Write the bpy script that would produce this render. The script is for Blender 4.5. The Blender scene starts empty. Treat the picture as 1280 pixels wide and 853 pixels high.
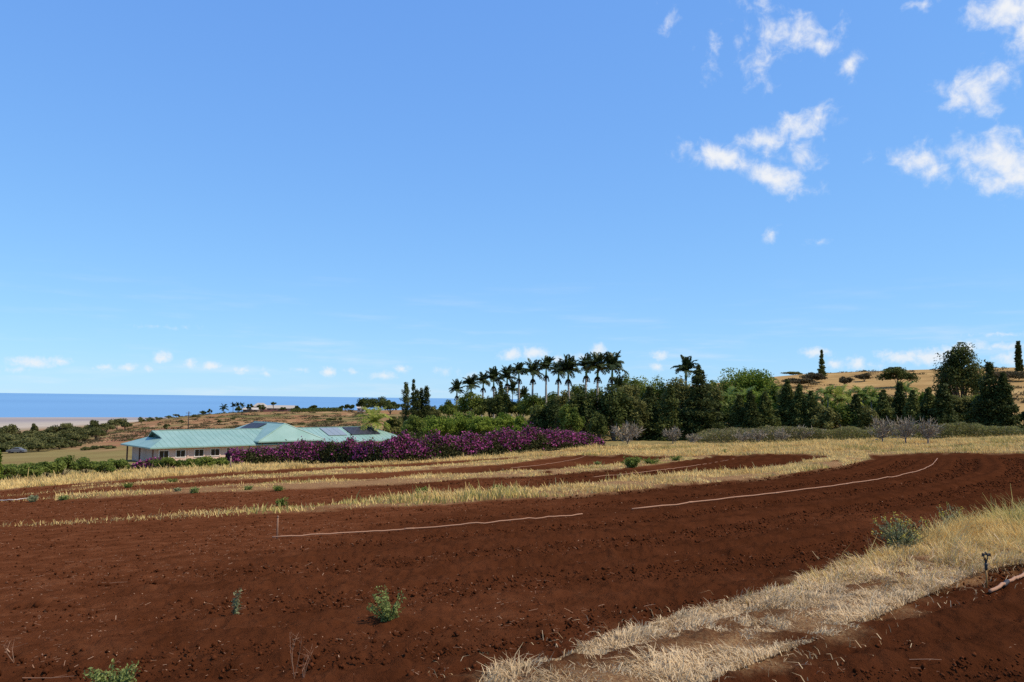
import bpy, math, random
import numpy as np
from mathutils import Matrix, Vector

rad = math.radians
S = bpy.context.scene
COL = S.collection
random.seed(3)
RNG = np.random.default_rng(11)

# ------------------------------------------------------------------ camera
FPX, CX, CY = 1000.0, 640.0, 426.5          # focal length and centre for the 1280 x 853 photograph
EYE = 2.5
PITCH, ROLL = math.atan(71.7 / FPX), rad(0.716)
camd = bpy.data.cameras.new('camera')
camd.sensor_width = 36.0
camd.lens = 36.0 * FPX / 1280.0
camd.clip_start = 0.1
camd.clip_end = 300000
cam = bpy.data.objects.new('camera', camd)
COL.objects.link(cam)
cam.matrix_world = (Matrix.Translation((0, 0, EYE)) @ Matrix.Rotation(math.pi / 2 + PITCH, 4, 'X')
                    @ Matrix.Rotation(ROLL, 4, 'Z'))
S.camera = cam
RM = np.array(cam.matrix_world.to_3x3())


def ray(px, py):
    """direction of a photograph pixel, scaled to one metre of forward distance"""
    d = RM @ np.array([(px - CX) / FPX, -(py - CY) / FPX, -1.0])
    return d / d[1]


def horizon(px):
    return 490.2 + 0.0125 * px


# ------------------------------------------------------------------ noise
def _hash(ix, iy, seed):
    h = (ix.astype(np.int64) * 374761393 + iy.astype(np.int64) * 668265263 + seed * 974634777) & 0xFFFFFFFF
    h = ((h ^ (h >> 13)) * 1274126177) & 0xFFFFFFFF
    h = h ^ (h >> 16)
    return (h & 0xFFFF) / 65535.0


def vnoise(x, y, seed=0):
    x = np.asarray(x, float); y = np.asarray(y, float)
    ix, iy = np.floor(x), np.floor(y)
    fx, fy = x - ix, y - iy
    ux, uy = fx * fx * (3 - 2 * fx), fy * fy * (3 - 2 * fy)
    a, b = _hash(ix, iy, seed), _hash(ix + 1, iy, seed)
    c, d = _hash(ix, iy + 1, seed), _hash(ix + 1, iy + 1, seed)
    return (a * (1 - ux) + b * ux) * (1 - uy) + (c * (1 - ux) + d * ux) * uy


def fbm(x, y, oct=4, seed=0):
    v = 0; a = 0.5; s = 0
    for k in range(oct):
        v = v + a * vnoise(x * 2 ** k, y * 2 ** k, seed + k * 17); s += a; a *= 0.5
    return v / s


def sstep(a, b, x):
    t = np.clip((x - a) / (b - a), 0, 1)
    return t * t * (3 - 2 * t)


# ------------------------------------------------------------------ terrain
NEAR = (853, 8)
COLS = {
    0:    [NEAR, (604, 88), (583, 140), (569, 200), (552, 430), (541, 800), (531, 2000)],
    110:  [NEAR, (594, 93), (580, 140), (566, 200), (549, 380), (535, 700), (528, 2000)],
    160:  [NEAR, (590, 96), (578, 140), (563, 200), (545, 330), (530, 560), (528, 2000)],
    215:  [NEAR, (586, 98), (577, 140), (558, 210), (538, 380), (521, 580), (524, 900), (523, 2500)],
    300:  [NEAR, (583, 100), (576, 145), (557, 205), (534, 380), (514, 600), (517, 900), (523, 2500)],
    450:  [NEAR, (580, 104), (572, 150), (552, 210), (533, 350), (512, 600), (518, 1000), (523, 2500)],
    550:  [NEAR, (575, 108), (560, 150), (540, 210), (522, 330), (512, 600), (518, 1000), (524, 2500)],
    640:  [NEAR, (568, 110), (556, 150), (540, 200), (520, 300), (508, 450), (514, 900), (525, 2500)],
    740:  [NEAR, (570, 98), (558, 115), (550, 145), (538, 200), (514, 320), (498, 450), (505, 700)],
    850:  [NEAR, (570, 95), (556, 120), (549, 150), (534, 200), (510, 310), (483, 450), (488, 650)],
    1000: [NEAR, (568, 88), (555, 118), (550, 135), (535, 190), (500, 300), (466, 450), (471, 650)],
    1150: [NEAR, (568, 80), (552, 112), (545, 135), (530, 190), (495, 290), (461, 450), (466, 650)],
    1280: [NEAR, (567, 75), (548, 108), (540, 135), (525, 190), (485, 290), (458, 450), (463, 650)],
}
R_AX = np.concatenate([np.linspace(0, 8, 9)[:-1], np.exp(np.linspace(math.log(8), math.log(9000), 420))])
A_AX = np.linspace(rad(-36), rad(36), 145)
_az, _zz = [], []
for px, kn in COLS.items():
    d0 = ray(px, horizon(px)); a = math.atan2(d0[0], 1.0)
    rs, zs = [0.0], [0.0]
    for (py, dep) in kn:
        d = ray(px, py) * dep
        rs.append(math.hypot(d[0], d[1])); zs.append(d[2] + EYE)
    rs += [5000, 5400, 9000]; zs += [-135.5, -139.0, -180.0]
    _az.append(a); _zz.append(np.interp(R_AX, rs, zs))
_az, _zz = np.array(_az), np.array(_zz)
ZT = np.stack([np.interp(A_AX, _az, _zz[:, j]) for j in range(len(R_AX))], 1)


def blur(Z, ax, sig):
    n = int(3 * sig); k = np.exp(-0.5 * (np.arange(-n, n + 1) / sig) ** 2); k /= k.sum()
    Zp = np.pad(Z, [(n, n) if i == ax else (0, 0) for i in (0, 1)], mode='edge')
    return sum(k[i] * np.take(Zp, range(i, i + Z.shape[ax]), axis=ax) for i in range(2 * n + 1))


ZT = blur(ZT, 0, 4)
_far = blur(ZT, 1, 3)
_w = sstep(40, 90, R_AX)[None, :]
ZT = ZT * (1 - _w) + _far * _w


def ground(x, y):
    x = np.asarray(x, float); y = np.asarray(y, float)
    r = np.hypot(x, y)
    a = np.clip(np.arctan2(x, y), A_AX[0], A_AX[-1] - 1e-6)
    fa = (a - A_AX[0]) / (A_AX[1] - A_AX[0]); ia = np.clip(fa.astype(int), 0, len(A_AX) - 2); fa = fa - ia
    ir = np.clip(np.searchsorted(R_AX, r) - 1, 0, len(R_AX) - 2)
    fr = np.clip((r - R_AX[ir]) / (R_AX[ir + 1] - R_AX[ir]), 0, 1)
    z = (ZT[ia, ir] * (1 - fa) + ZT[ia + 1, ir] * fa) * (1 - fr) + (ZT[ia, ir + 1] * (1 - fa) + ZT[ia + 1, ir + 1] * fa) * fr
    return z


def gz(x, y):
    return float(ground(np.array([x]), np.array([y]))[0])


_T = np.exp(np.linspace(math.log(4), math.log(7000), 3000))


def at(px, py):
    """point of the ground seen at a photograph pixel"""
    d = ray(px, py)
    g = ground(d[0] * _T, _T); z = EYE + d[2] * _T
    k = np.nonzero(z < g)[0]
    if len(k) == 0:
        i = len(_T) - 1
    else:
        i = max(k[0], 1)
    a, b = _T[i - 1], _T[i]
    for _ in range(20):
        m = (a + b) / 2
        if EYE + d[2] * m < gz(d[0] * m, m): b = m
        else: a = m
    return np.array([d[0] * b, b, gz(d[0] * b, b)])


def stand(px, depth):
    d = ray(px, horizon(px))
    return np.array([d[0] * depth, depth, gz(d[0] * depth, depth)])


def zray(px, py, depth):
    return EYE + ray(px, py)[2] * depth


def polyline(pts, n=0):
    P = np.array([at(*p)[:2] for p in pts])
    return P


def dist_poly(x, y, P):
    best = np.full(x.shape, 1e9)
    for a, b in zip(P[:-1], P[1:]):
        d = b - a; L = (d * d).sum() + 1e-9
        t = np.clip(((x - a[0]) * d[0] + (y - a[1]) * d[1]) / L, 0, 1)
        best = np.minimum(best, np.hypot(x - a[0] - t * d[0], y - a[1] - t * d[1]))
    return best


def inside(x, y, P):
    c = np.zeros(x.shape, bool)
    n = len(P)
    for i in range(n):
        a, b = P[i], P[(i + 1) % n]
        if a[1] == b[1]: continue
        cond = (a[1] > y) != (b[1] > y)
        xi = (b[0] - a[0]) * (y - a[1]) / (b[1] - a[1]) + a[0]
        c ^= cond & (x < xi)
    return c


# ------------------------------------------------------------------ strips of dry grass, photograph pixels (top edge, bottom edge)
STRIPS = {
    'A': ([(103, 652.5), (187, 647.5), (275, 643), (330, 640), (426, 631), (529, 620.5), (632, 616.5), (735, 605.5), (854, 594), (957, 586.5), (1040, 573), (1081, 564)],
          [(103, 655), (187, 650), (275, 646), (330, 643.5), (426, 638.5), (563, 630.5), (701, 622), (854, 607), (957, 598), (1046, 584), (1088, 574)]),
    'B': ([(69, 620), (137, 617.5), (206, 612), (309, 606), (426, 601.5), (563, 594), (666, 589.5), (770, 582), (838, 574.5), (880, 570)],
          [(69, 626.5), (137, 623), (206, 618), (309, 615), (426, 609.5), (563, 601), (666, 596), (770, 587), (838, 579), (890, 571.5)]),
    'C': ([(69, 610), (172, 604), (309, 595.5), (426, 587.5), (563, 581.5), (632, 575.5), (690, 570.5)],
          [(69, 614), (172, 608), (309, 600), (426, 593.5), (563, 586), (632, 581), (673, 575), (700, 571.5)]),
    'D': ([(0, 603), (90, 595), (172, 589), (309, 583), (426, 578), (563, 573.5), (640, 568), (718, 562), (770, 559), (850, 556), (1000, 553.5), (1100, 551), (1180, 549), (1280, 541)],
          [(0, 613.5), (90, 606), (172, 600), (309, 590), (426, 583.5), (563, 577), (666, 572), (718, 570), (770, 570), (850, 571), (900, 570), (1000, 567.5), (1040, 571), (1088, 569), (1150, 567.5), (1280, 567)]),
    'M': ([(560, 930), (610, 856), (700, 832), (740, 812), (850, 778), (960, 747), (1060, 712), (1130, 692), (1200, 671), (1290, 652)],
          [(760, 930), (900, 856), (1000, 815), (1070, 796), (1100, 777), (1180, 741), (1215, 724), (1250, 714), (1290, 708)]),
}
SP = {}
for k, (t, b) in STRIPS.items():
    SP[k] = np.concatenate([polyline(t), polyline(b)[::-1]])
TRACK = polyline([(640, 858), (800, 832), (860, 812), (930, 788), (1010, 760), (1090, 733), (1150, 711)])
PIPE_PX = [(340, 675), (426, 670), (520, 663), (600, 657), (680, 650), (728, 645), (790, 639), (854, 631.5), (960, 619.5), (1040, 609.5), (1110, 599), (1150, 590), (1166, 582), (1172, 574)]
PIPE = polyline(PIPE_PX)

# ------------------------------------------------------------------ materials
def new_mat(name):
    m = bpy.data.materials.new(name); m.use_nodes = True
    nt = m.node_tree
    return m, nt, nt.nodes, nt.links, nt.nodes['Principled BSDF']


def simple(name, col, rough=0.6, metal=0.0, noise=0.15, scale=3.0, spec=0.3, bump=0.0):
    m, nt, N, L, B = new_mat(name)
    tc = N.new('ShaderNodeTexCoord')
    nz = N.new('ShaderNodeTexNoise'); nz.inputs['Scale'].default_value = scale; nz.inputs['Detail'].default_value = 6
    L.new(tc.outputs['Object'], nz.inputs['Vector'])
    mx = N.new('ShaderNodeMix'); mx.data_type = 'RGBA'
    mx.inputs[6].default_value = (*[c * (1 - noise) for c in col], 1)
    mx.inputs[7].default_value = (*[min(1, c * (1 + noise)) for c in col], 1)
    L.new(nz.outputs['Fac'], mx.inputs[0]); L.new(mx.outputs[2], B.inputs['Base Color'])
    B.inputs['Roughness'].default_value = rough; B.inputs['Metallic'].default_value = metal
    B.inputs['Specular IOR Level'].default_value = spec
    if bump:
        bp = N.new('ShaderNodeBump'); bp.inputs['Strength'].default_value = bump; bp.inputs['Distance'].default_value = 0.05
        L.new(nz.outputs['Fac'], bp.inputs['Height']); L.new(bp.outputs['Normal'], B.inputs['Normal'])
    return m


def leafy(name, c0, c1, trans=0.25, rough=0.6, spec=0.07):
    """foliage: two greens mixed by the per-leaf 'tint' attribute, some light through the leaf"""
    m, nt, N, L, B = new_mat(name)
    at_ = N.new('ShaderNodeAttribute'); at_.attribute_name = 'tint'
    mx = N.new('ShaderNodeMix'); mx.data_type = 'RGBA'
    mx.inputs[6].default_value = (*c0, 1); mx.inputs[7].default_value = (*c1, 1)
    L.new(at_.outputs['Fac'], mx.inputs[0])
    L.new(mx.outputs[2], B.inputs['Base Color'])
    B.inputs['Roughness'].default_value = rough
    B.inputs['Specular IOR Level'].default_value = spec
    if trans > 0:
        T = N.new('ShaderNodeBsdfTranslucent'); L.new(mx.outputs[2], T.inputs['Color'])
        ms = N.new('ShaderNodeMixShader'); ms.inputs[0].default_value = trans
        L.new(B.outputs[0], ms.inputs[1]); L.new(T.outputs[0], ms.inputs[2])
        L.new(ms.outputs[0], nt.nodes['Material Output'].inputs['Surface'])
    return m


M = {}
M['bark'] = simple('bark', (0.12, 0.09, 0.065), 0.9, noise=0.4, scale=4)
M['palm_bark'] = simple('palm_bark', (0.30, 0.26, 0.21), 0.85, noise=0.3, scale=3)
M['grey_twig'] = leafy('grey_twig', (0.20, 0.155, 0.10), (0.40, 0.33, 0.23), 0.0, 0.9)
M['kiawe'] = leafy('kiawe_leaf', (0.055, 0.062, 0.018), (0.20, 0.19, 0.065))
M['dark_tree'] = leafy('dark_leaf', (0.032, 0.045, 0.011), (0.12, 0.135, 0.032), 0.25)
M['big_tree'] = leafy('big_tree_leaf', (0.038, 0.05, 0.012), (0.155, 0.16, 0.042), 0.3)
M['lush'] = leafy('lush_leaf', (0.075, 0.125, 0.015), (0.27, 0.32, 0.045), 0.4)
M['mid'] = leafy('mid_leaf', (0.062, 0.095, 0.016), (0.25, 0.275, 0.05), 0.35)
M['olive'] = leafy('olive_leaf', (0.10, 0.10, 0.028), (0.27, 0.25, 0.072), 0.35)
M['scrub'] = leafy('scrub_leaf', (0.15, 0.125, 0.06), (0.32, 0.27, 0.14), 0.25)
M['brownbush'] = leafy('brown_bush', (0.06, 0.045, 0.022), (0.15, 0.115, 0.05), 0.2)
M['conifer'] = leafy('conifer_needles', (0.026, 0.034, 0.010), (0.09, 0.10, 0.026), 0.18)
M['conifer2'] = leafy('conifer_needles_lighter', (0.045, 0.057, 0.014), (0.155, 0.165, 0.042), 0.25)
M['frond'] = leafy('palm_frond', (0.022, 0.038, 0.012), (0.085, 0.105, 0.03), 0.2, 0.45, 0.2)
M['frond_yellow'] = leafy('yellow_green_frond', (0.20, 0.24, 0.035), (0.50, 0.50, 0.10), 0.4, 0.45, 0.2)
M['frond_green'] = leafy('green_frond', (0.10, 0.16, 0.025), (0.32, 0.38, 0.075), 0.35, 0.45, 0.2)
M['shaft'] = simple('crownshaft', (0.13, 0.20, 0.05), 0.45, noise=0.15)
M['fruit'] = leafy('palm_fruit', (0.02, 0.018, 0.01), (0.06, 0.045, 0.02), 0.0)
M['boug_leaf'] = leafy('bougainvillea_leaf', (0.03, 0.034, 0.012), (0.12, 0.115, 0.037), 0.25)
M['boug_flower'] = leafy('bougainvillea_bract', (0.20, 0.035, 0.105), (0.58, 0.13, 0.35), 0.3)
M['green_shrub'] = leafy('green_shrub_leaf', (0.085, 0.12, 0.022), (0.23, 0.27, 0.055), 0.35)
M['weed'] = leafy('weed_leaf', (0.12, 0.155, 0.035), (0.32, 0.35, 0.11), 0.35)
M['grey_weed'] = leafy('grey_green_weed', (0.15, 0.165, 0.075), (0.32, 0.32, 0.16), 0.3)
M['yellow_flower'] = leafy('yellow_flower', (0.32, 0.27, 0.05), (0.6, 0.48, 0.09), 0.2)
M['straw'] = leafy('straw_blade', (0.46, 0.29, 0.085), (0.90, 0.66, 0.26), 0.3, 0.7)
M['straw_pale'] = leafy('pale_dead_blade', (0.38, 0.25, 0.12), (0.82, 0.62, 0.36), 0.25, 0.75)
M['straw_green'] = leafy('green_gold_blade', (0.24, 0.215, 0.05), (0.66, 0.52, 0.17), 0.3, 0.7)
M['debris'] = leafy('dry_stalk_bits', (0.14, 0.06, 0.03), (0.42, 0.25, 0.14), 0.0, 0.9)
M['clod'] = leafy('soil_clod', (0.042, 0.0125, 0.0048), (0.118, 0.037, 0.0145), 0.0, 1.0, 0.0)
M['roof'] = None
M['wall'] = simple('cream_wall', (0.66, 0.455, 0.345), 0.85, noise=0.06, scale=0.6, spec=0.1)
M['white_trim'] = simple('white_trim', (0.75, 0.68, 0.58), 0.6, noise=0.05)
M['dark_glass'] = simple('window_glass', (0.012, 0.012, 0.014), 0.08, noise=0.1, spec=0.5)
M['solar'] = None
M['solar_pale'] = simple('collector_glass', (0.24, 0.27, 0.27), 0.3, noise=0.08, spec=0.5)
M['post'] = simple('brown_post', (0.20, 0.10, 0.06), 0.8, noise=0.2)
M['soffit'] = simple('soffit', (0.10, 0.20, 0.18), 0.7, noise=0.1)
M['pole'] = simple('utility_pole', (0.07, 0.05, 0.04), 0.9, noise=0.2)
M['pipe'] = simple('dusty_pipe', (0.36, 0.195, 0.115), 0.7, noise=0.2, scale=1.5, spec=0.1)
M['pipe_dark'] = simple('pipe_coupling', (0.04, 0.03, 0.027), 0.6, noise=0.2)
M['brass'] = simple('rusty_brass', (0.36, 0.19, 0.06), 0.5, metal=0.3, noise=0.35, scale=30)
M['debris_pipe'] = simple('dry_stem', (0.30, 0.16, 0.09), 0.85, noise=0.25)
M['car_paint'] = simple('grey_car_paint', (0.13, 0.13, 0.13), 0.45, noise=0.03, spec=0.3)
M['black_metal'] = simple('black_plastic', (0.03, 0.027, 0.025), 0.5, noise=0.2)
M['tan_roof'] = simple('tan_roof', (0.42, 0.36, 0.29), 0.7, noise=0.12)
M['tan_wall'] = simple('tan_wall', (0.30, 0.20, 0.14), 0.8, noise=0.1)
M['red_wall'] = simple('reddish_wall', (0.24, 0.11, 0.075), 0.85, noise=0.15)
M['white_paint'] = simple('white_paint', (0.78, 0.76, 0.70), 0.6, noise=0.05)


def roof_mat():
    m, nt, N, L, B = new_mat('teal_metal_roof')
    tc = N.new('ShaderNodeTexCoord')
    nz = N.new('ShaderNodeTexNoise'); nz.inputs['Scale'].default_value = 0.35; nz.inputs['Detail'].default_value = 5
    L.new(tc.outputs['Object'], nz.inputs['Vector'])
    rp = N.new('ShaderNodeValToRGB')
    rp.color_ramp.elements[0].position = 0.3; rp.color_ramp.elements[0].color = (0.20, 0.325, 0.262, 1)
    rp.color_ramp.elements[1].position = 0.75; rp.color_ramp.elements[1].color = (0.275, 0.40, 0.33, 1)
    L.new(nz.outputs['Fac'], rp.inputs['Fac']); L.new(rp.outputs['Color'], B.inputs['Base Color'])
    B.inputs['Roughness'].default_value = 0.42; B.inputs['Specular IOR Level'].default_value = 0.4
    return m


M['roof'] = roof_mat()


def solar_mat():
    m, nt, N, L, B = new_mat('solar_cells')
    tc = N.new('ShaderNodeTexCoord')
    br = N.new('ShaderNodeTexBrick'); br.offset = 0
    br.inputs['Color1'].default_value = (0.035, 0.035, 0.042, 1); br.inputs['Color2'].default_value = (0.045, 0.045, 0.052, 1)
    br.inputs['Mortar'].default_value = (0.075, 0.075, 0.08, 1)
    br.inputs['Scale'].default_value = 1.0; br.inputs['Brick Width'].default_value = 1.0; br.inputs['Row Height'].default_value = 1.6
    br.inputs['Mortar Size'].default_value = 0.03
    L.new(tc.outputs['Object'], br.inputs['Vector']); L.new(br.outputs['Color'], B.inputs['Base Color'])
    B.inputs['Roughness'].default_value = 0.45; B.inputs['Specular IOR Level'].default_value = 0.15
    return m


M['solar'] = solar_mat()

# ------------------------------------------------------------------ object helpers
def tag(o, label=None, cat=None, group=None, kind=None):
    if label: o['label'] = label
    if cat: o['category'] = cat
    if group: o['group'] = group
    if kind: o['kind'] = kind
    return o


def empty(name, loc, label, cat, group=None, rz=0.0):
    o = bpy.data.objects.new(name, None); COL.objects.link(o)
    o.location = tuple(loc); o.rotation_euler = (0, 0, rz); o.empty_display_size = 0.2
    return tag(o, label, cat, group)


def mesh(name, V, F, mat, tint=None, smooth=False):
    """V (n,3); F (m,k) constant polygon size; tint per face or per vertex"""
    V = np.asarray(V, np.float32); F = np.asarray(F, np.int32)
    me = bpy.data.meshes.new(name)
    m, k = F.shape
    me.vertices.add(len(V)); me.vertices.foreach_set('co', V.ravel())
    me.loops.add(m * k); me.loops.foreach_set('vertex_index', F.ravel())
    me.polygons.add(m)
    me.polygons.foreach_set('loop_start', np.arange(0, m * k, k, dtype=np.int32))
    me.polygons.foreach_set('loop_total', np.full(m, k, np.int32))
    if smooth: me.polygons.foreach_set('use_smooth', np.ones(m, bool))
    if tint is not None:
        t = np.asarray(tint, np.float32)
        a = me.attributes.new('tint', 'FLOAT', 'FACE' if len(t) == m else 'POINT')
        a.data.foreach_set('value', t)
    me.update(calc_edges=True)
    if mat is not None: me.materials.append(mat)
    return me


def link(name, me, parent=None, loc=None, rot=None):
    o = bpy.data.objects.new(name, me); COL.objects.link(o)
    if parent is not None: o.parent = parent
    if loc is not None: o.location = tuple(loc)
    if rot is not None: o.rotation_euler = rot
    return o


class MB:
    """collects boxes, tubes and polygons of one part (general polygons)"""
    def __init__(s): s.v, s.f = [], []
    def poly(s, pts):
        i = len(s.v); s.v += [tuple(map(float, p)) for p in pts]; s.f.append(tuple(range(i, i + len(pts))))
    def box(s, c, size, ux=(1, 0, 0), uy=(0, 1, 0), uz=(0, 0, 1)):
        c, ux, uy, uz = map(np.array, (c, ux, uy, uz)); a, b, d = [q / 2 for q in size]
        i = len(s.v)
        for sz in (-1, 1):
            for sx, sy in ((-1, -1), (1, -1), (1, 1), (-1, 1)):
                s.v.append(tuple(c + ux * a * sx + uy * b * sy + uz * d * sz))
        for f in ((3, 2, 1, 0), (4, 5, 6, 7), (0, 1, 5, 4), (1, 2, 6, 5), (2, 3, 7, 6), (3, 0, 4, 7)):
            s.f.append(tuple(i + q for q in f))
    def tube(s, P, R, seg=8, cap=True):
        P = [np.array(p, float) for p in P]
        if not hasattr(R, '__len__'): R = [R] * len(P)
        i0 = len(s.v)
        for k, p in enumerate(P):
            t = P[min(k + 1, len(P) - 1)] - P[max(k - 1, 0)]; t /= np.linalg.norm(t) + 1e-9
            ref = np.array([0, 0, 1.0]) if abs(t[2]) < 0.9 else np.array([1.0, 0, 0])
            a = np.cross(t, ref); a /= np.linalg.norm(a); b = np.cross(t, a)
            for j in range(seg):
                th = 2 * math.pi * j / seg
                s.v.append(tuple(p + R[k] * (a * math.cos(th) + b * math.sin(th))))
        for k in range(len(P) - 1):
            for j in range(seg):
                s.f.append((i0 + k * seg + j, i0 + k * seg + (j + 1) % seg, i0 + (k + 1) * seg + (j + 1) % seg, i0 + (k + 1) * seg + j))
        if cap:
            s.f.append(tuple(i0 + j for j in reversed(range(seg))))
            s.f.append(tuple(i0 + (len(P) - 1) * seg + j for j in range(seg)))
    def build(s, name, mat, parent=None, smooth=False):
        me = bpy.data.meshes.new(name); me.from_pydata(s.v, [], s.f); me.update()
        if smooth:
            for p in me.polygons: p.use_smooth = True
        me.materials.append(mat)
        return link(name, me, parent)


def unit(v):
    return v / (np.linalg.norm(v, axis=-1, keepdims=True) + 1e-9)


def leaf_mesh(name, C, size, mat, tint, rng, bias=None, aspect=0.5, stretch=None):
    """one rhombic leaf per centre; bias pulls leaf normals, stretch aligns the long axis"""
    n = len(C)
    nrm = rng.normal(size=(n, 3))
    if bias is not None: nrm = nrm + bias
    nrm = unit(nrm)
    if stretch is None: ref = rng.normal(size=(n, 3))
    else: ref = stretch + 0.35 * rng.normal(size=(n, 3))
    a = unit(ref - nrm * (ref * nrm).sum(1, keepdims=True)); b = np.cross(nrm, a)
    s = np.asarray(size).reshape(-1, 1) * np.ones((n, 1))
    V = np.stack([C - a * s, C + b * s * aspect, C + a * s, C - b * s * aspect], 1).reshape(-1, 3)
    F = np.arange(4 * n).reshape(-1, 4)
    return mesh(name, V, F, mat, np.clip(tint, 0, 1))


def ell_dirs(n, rng, zmin=-0.45):
    d = unit(rng.normal(size=(n * 3, 3))); d = d[d[:, 2] > zmin][:n]
    return d


# ------------------------------------------------------------------ trees
def broadleaf(name, px, top, depth, wpx, mat, label, cat='tree', group=None, base_frac=0.3, nclump=26, leaves=2600,
              leaf=0.28, seed=0, flat=1.0, parts=True, bark='bark', off=0.0):
    rng = np.random.default_rng(1000 + seed)
    p = stand(px, depth); H = max(zray(px, top, depth) - p[2], 0.8); R = wpx * depth / FPX / 2
    e = empty(name, p - np.array([0, 0, 0.05]), label, cat, group)
    zc = H * (1 + base_frac) / 2; rz = H * (1 - base_frac) / 2 * flat
    zc = H - rz
    d = ell_dirs(nclump, rng); rr = rng.uniform(0.35, 0.82, (len(d), 1))
    cl = d * rr * np.array([R, R, rz]); cl[:, 2] += zc
    cl[:, :2] *= (1 + 0.10 * rng.normal(size=(len(cl), 1)))
    rxy = rng.uniform(0.24, 0.42, len(cl)) * R; rcz = rng.uniform(0.26, 0.42, len(cl)) * rz
    ctint = np.clip(0.42 + 0.26 * rng.normal(size=len(cl)), 0, 1)
    leaves = int(leaves * 1.7)
    k = rng.integers(0, len(cl), leaves)
    g = unit(rng.normal(size=(leaves, 3))) * (rng.random((leaves, 1)) ** 0.45)
    C = cl[k] + g * np.stack([rxy[k], rxy[k], rcz[k]], 1)
    C[:, 2] = np.clip(C[:, 2], 0.12 * H if base_frac > 0.1 else 0.03 * H, H)
    tint = ctint[k] + 0.16 * rng.normal(size=leaves)
    out = C - np.array([0, 0, zc - 0.4 * rz])
    cr = leaf_mesh('crown', C, leaf * rng.uniform(0.6, 1.25, leaves), M[mat] if isinstance(mat, str) else mat, tint, rng,
                   bias=unit(out) * 0.7 + np.array([0, 0, 0.5]))
    link('crown', cr, e)
    if parts:
        b = MB(); r0 = max(0.10, 0.035 * H)
        b.tube([(0, 0, -0.3), (0.02 * H, 0.01 * H, base_frac * H * 0.6 + 0.2), (0, 0, zc)], [r0 * 1.3, r0, r0 * 0.4], 8)
        for q in cl[:7]:
            b.tube([(0, 0, max(base_frac * H * 0.7, 0.2)), q * np.array([0.5, 0.5, 0.0]) + np.array([0, 0, (q[2] + base_frac * H) / 2]), q], [r0 * 0.5, r0 * 0.35, r0 * 0.1], 5, False)
        b.build('trunk', M[bark], e, True)
    return e


def conifer(name, px, top, depth, wpx, mat, label, group=None, seed=0, levels=16, leaves=2600, leaf=0.3, power=0.85, base=0.04, droop=0.15, cat='tree', layered=0.5):
    rng = np.random.default_rng(5000 + seed)
    p = stand(px, depth); H = max(zray(px, top, depth) - p[2], 1.0); R = wpx * depth / FPX / 2
    e = empty(name, p - np.array([0, 0, 0.05]), label, cat, group)
    lv = np.sort(np.concatenate([np.linspace(base, 0.97, levels) + rng.normal(size=levels) * 0.3 / levels]))
    br = []
    for l in lv:
        l = float(np.clip(l, base, 0.98)); L = R * (1 - l) ** power * rng.uniform(0.66, 1.15)
        n = rng.integers(6, 9); a0 = rng.uniform(0, 6.28)
        for j in range(n):
            br.append((l * H, a0 + 6.28 * j / n + rng.normal() * 0.15, L * rng.uniform(0.6, 1.25) * (1 + .18 * math.sin(a0 * 0 + 6.28 * j / n + seed * 1.7)) + 0.12))
    br = np.array(br); leaves = int(leaves * 2.0)
    wgt = br[:, 2] / br[:, 2].sum()
    k = rng.choice(len(br), leaves, p=wgt)
    s = rng.random(leaves) ** 0.7
    L = br[k, 2]; ang = br[k, 1]
    rad_ = s * L
    dirx, diry = np.cos(ang), np.sin(ang)
    lat = rng.normal(size=leaves) * (0.12 + 0.22 * L * (1 - 0.4 * s))
    spacing = H / levels
    z = br[k, 0] - droop * rad_ + 0.25 * droop * rad_ ** 2 / (L + 0.1) + rng.normal(size=leaves) * spacing * (0.62 - 0.36 * layered)
    C = np.stack([rad_ * dirx - lat * diry, rad_ * diry + lat * dirx, np.clip(z, 0.05, H)], 1)
    stretch = np.stack([dirx, diry, np.full(leaves, -droop + 0.25)], 1)
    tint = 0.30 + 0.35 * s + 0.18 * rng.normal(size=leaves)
    link('crown', leaf_mesh('crown', C, leaf * rng.uniform(0.6, 1.3, leaves), M[mat], tint, rng, bias=np.array([0, 0, 0.9]), aspect=0.38, stretch=stretch), e)
    b = MB(); r0 = max(0.08, 0.016 * H)
    b.tube([(0, 0, -0.3), (0, 0, H * 0.5), (0, 0, H)], [r0 * 1.2, r0 * 0.7, 0.02], 7)
    b.build('trunk', M['bark'], e, True)
    return e


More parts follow.
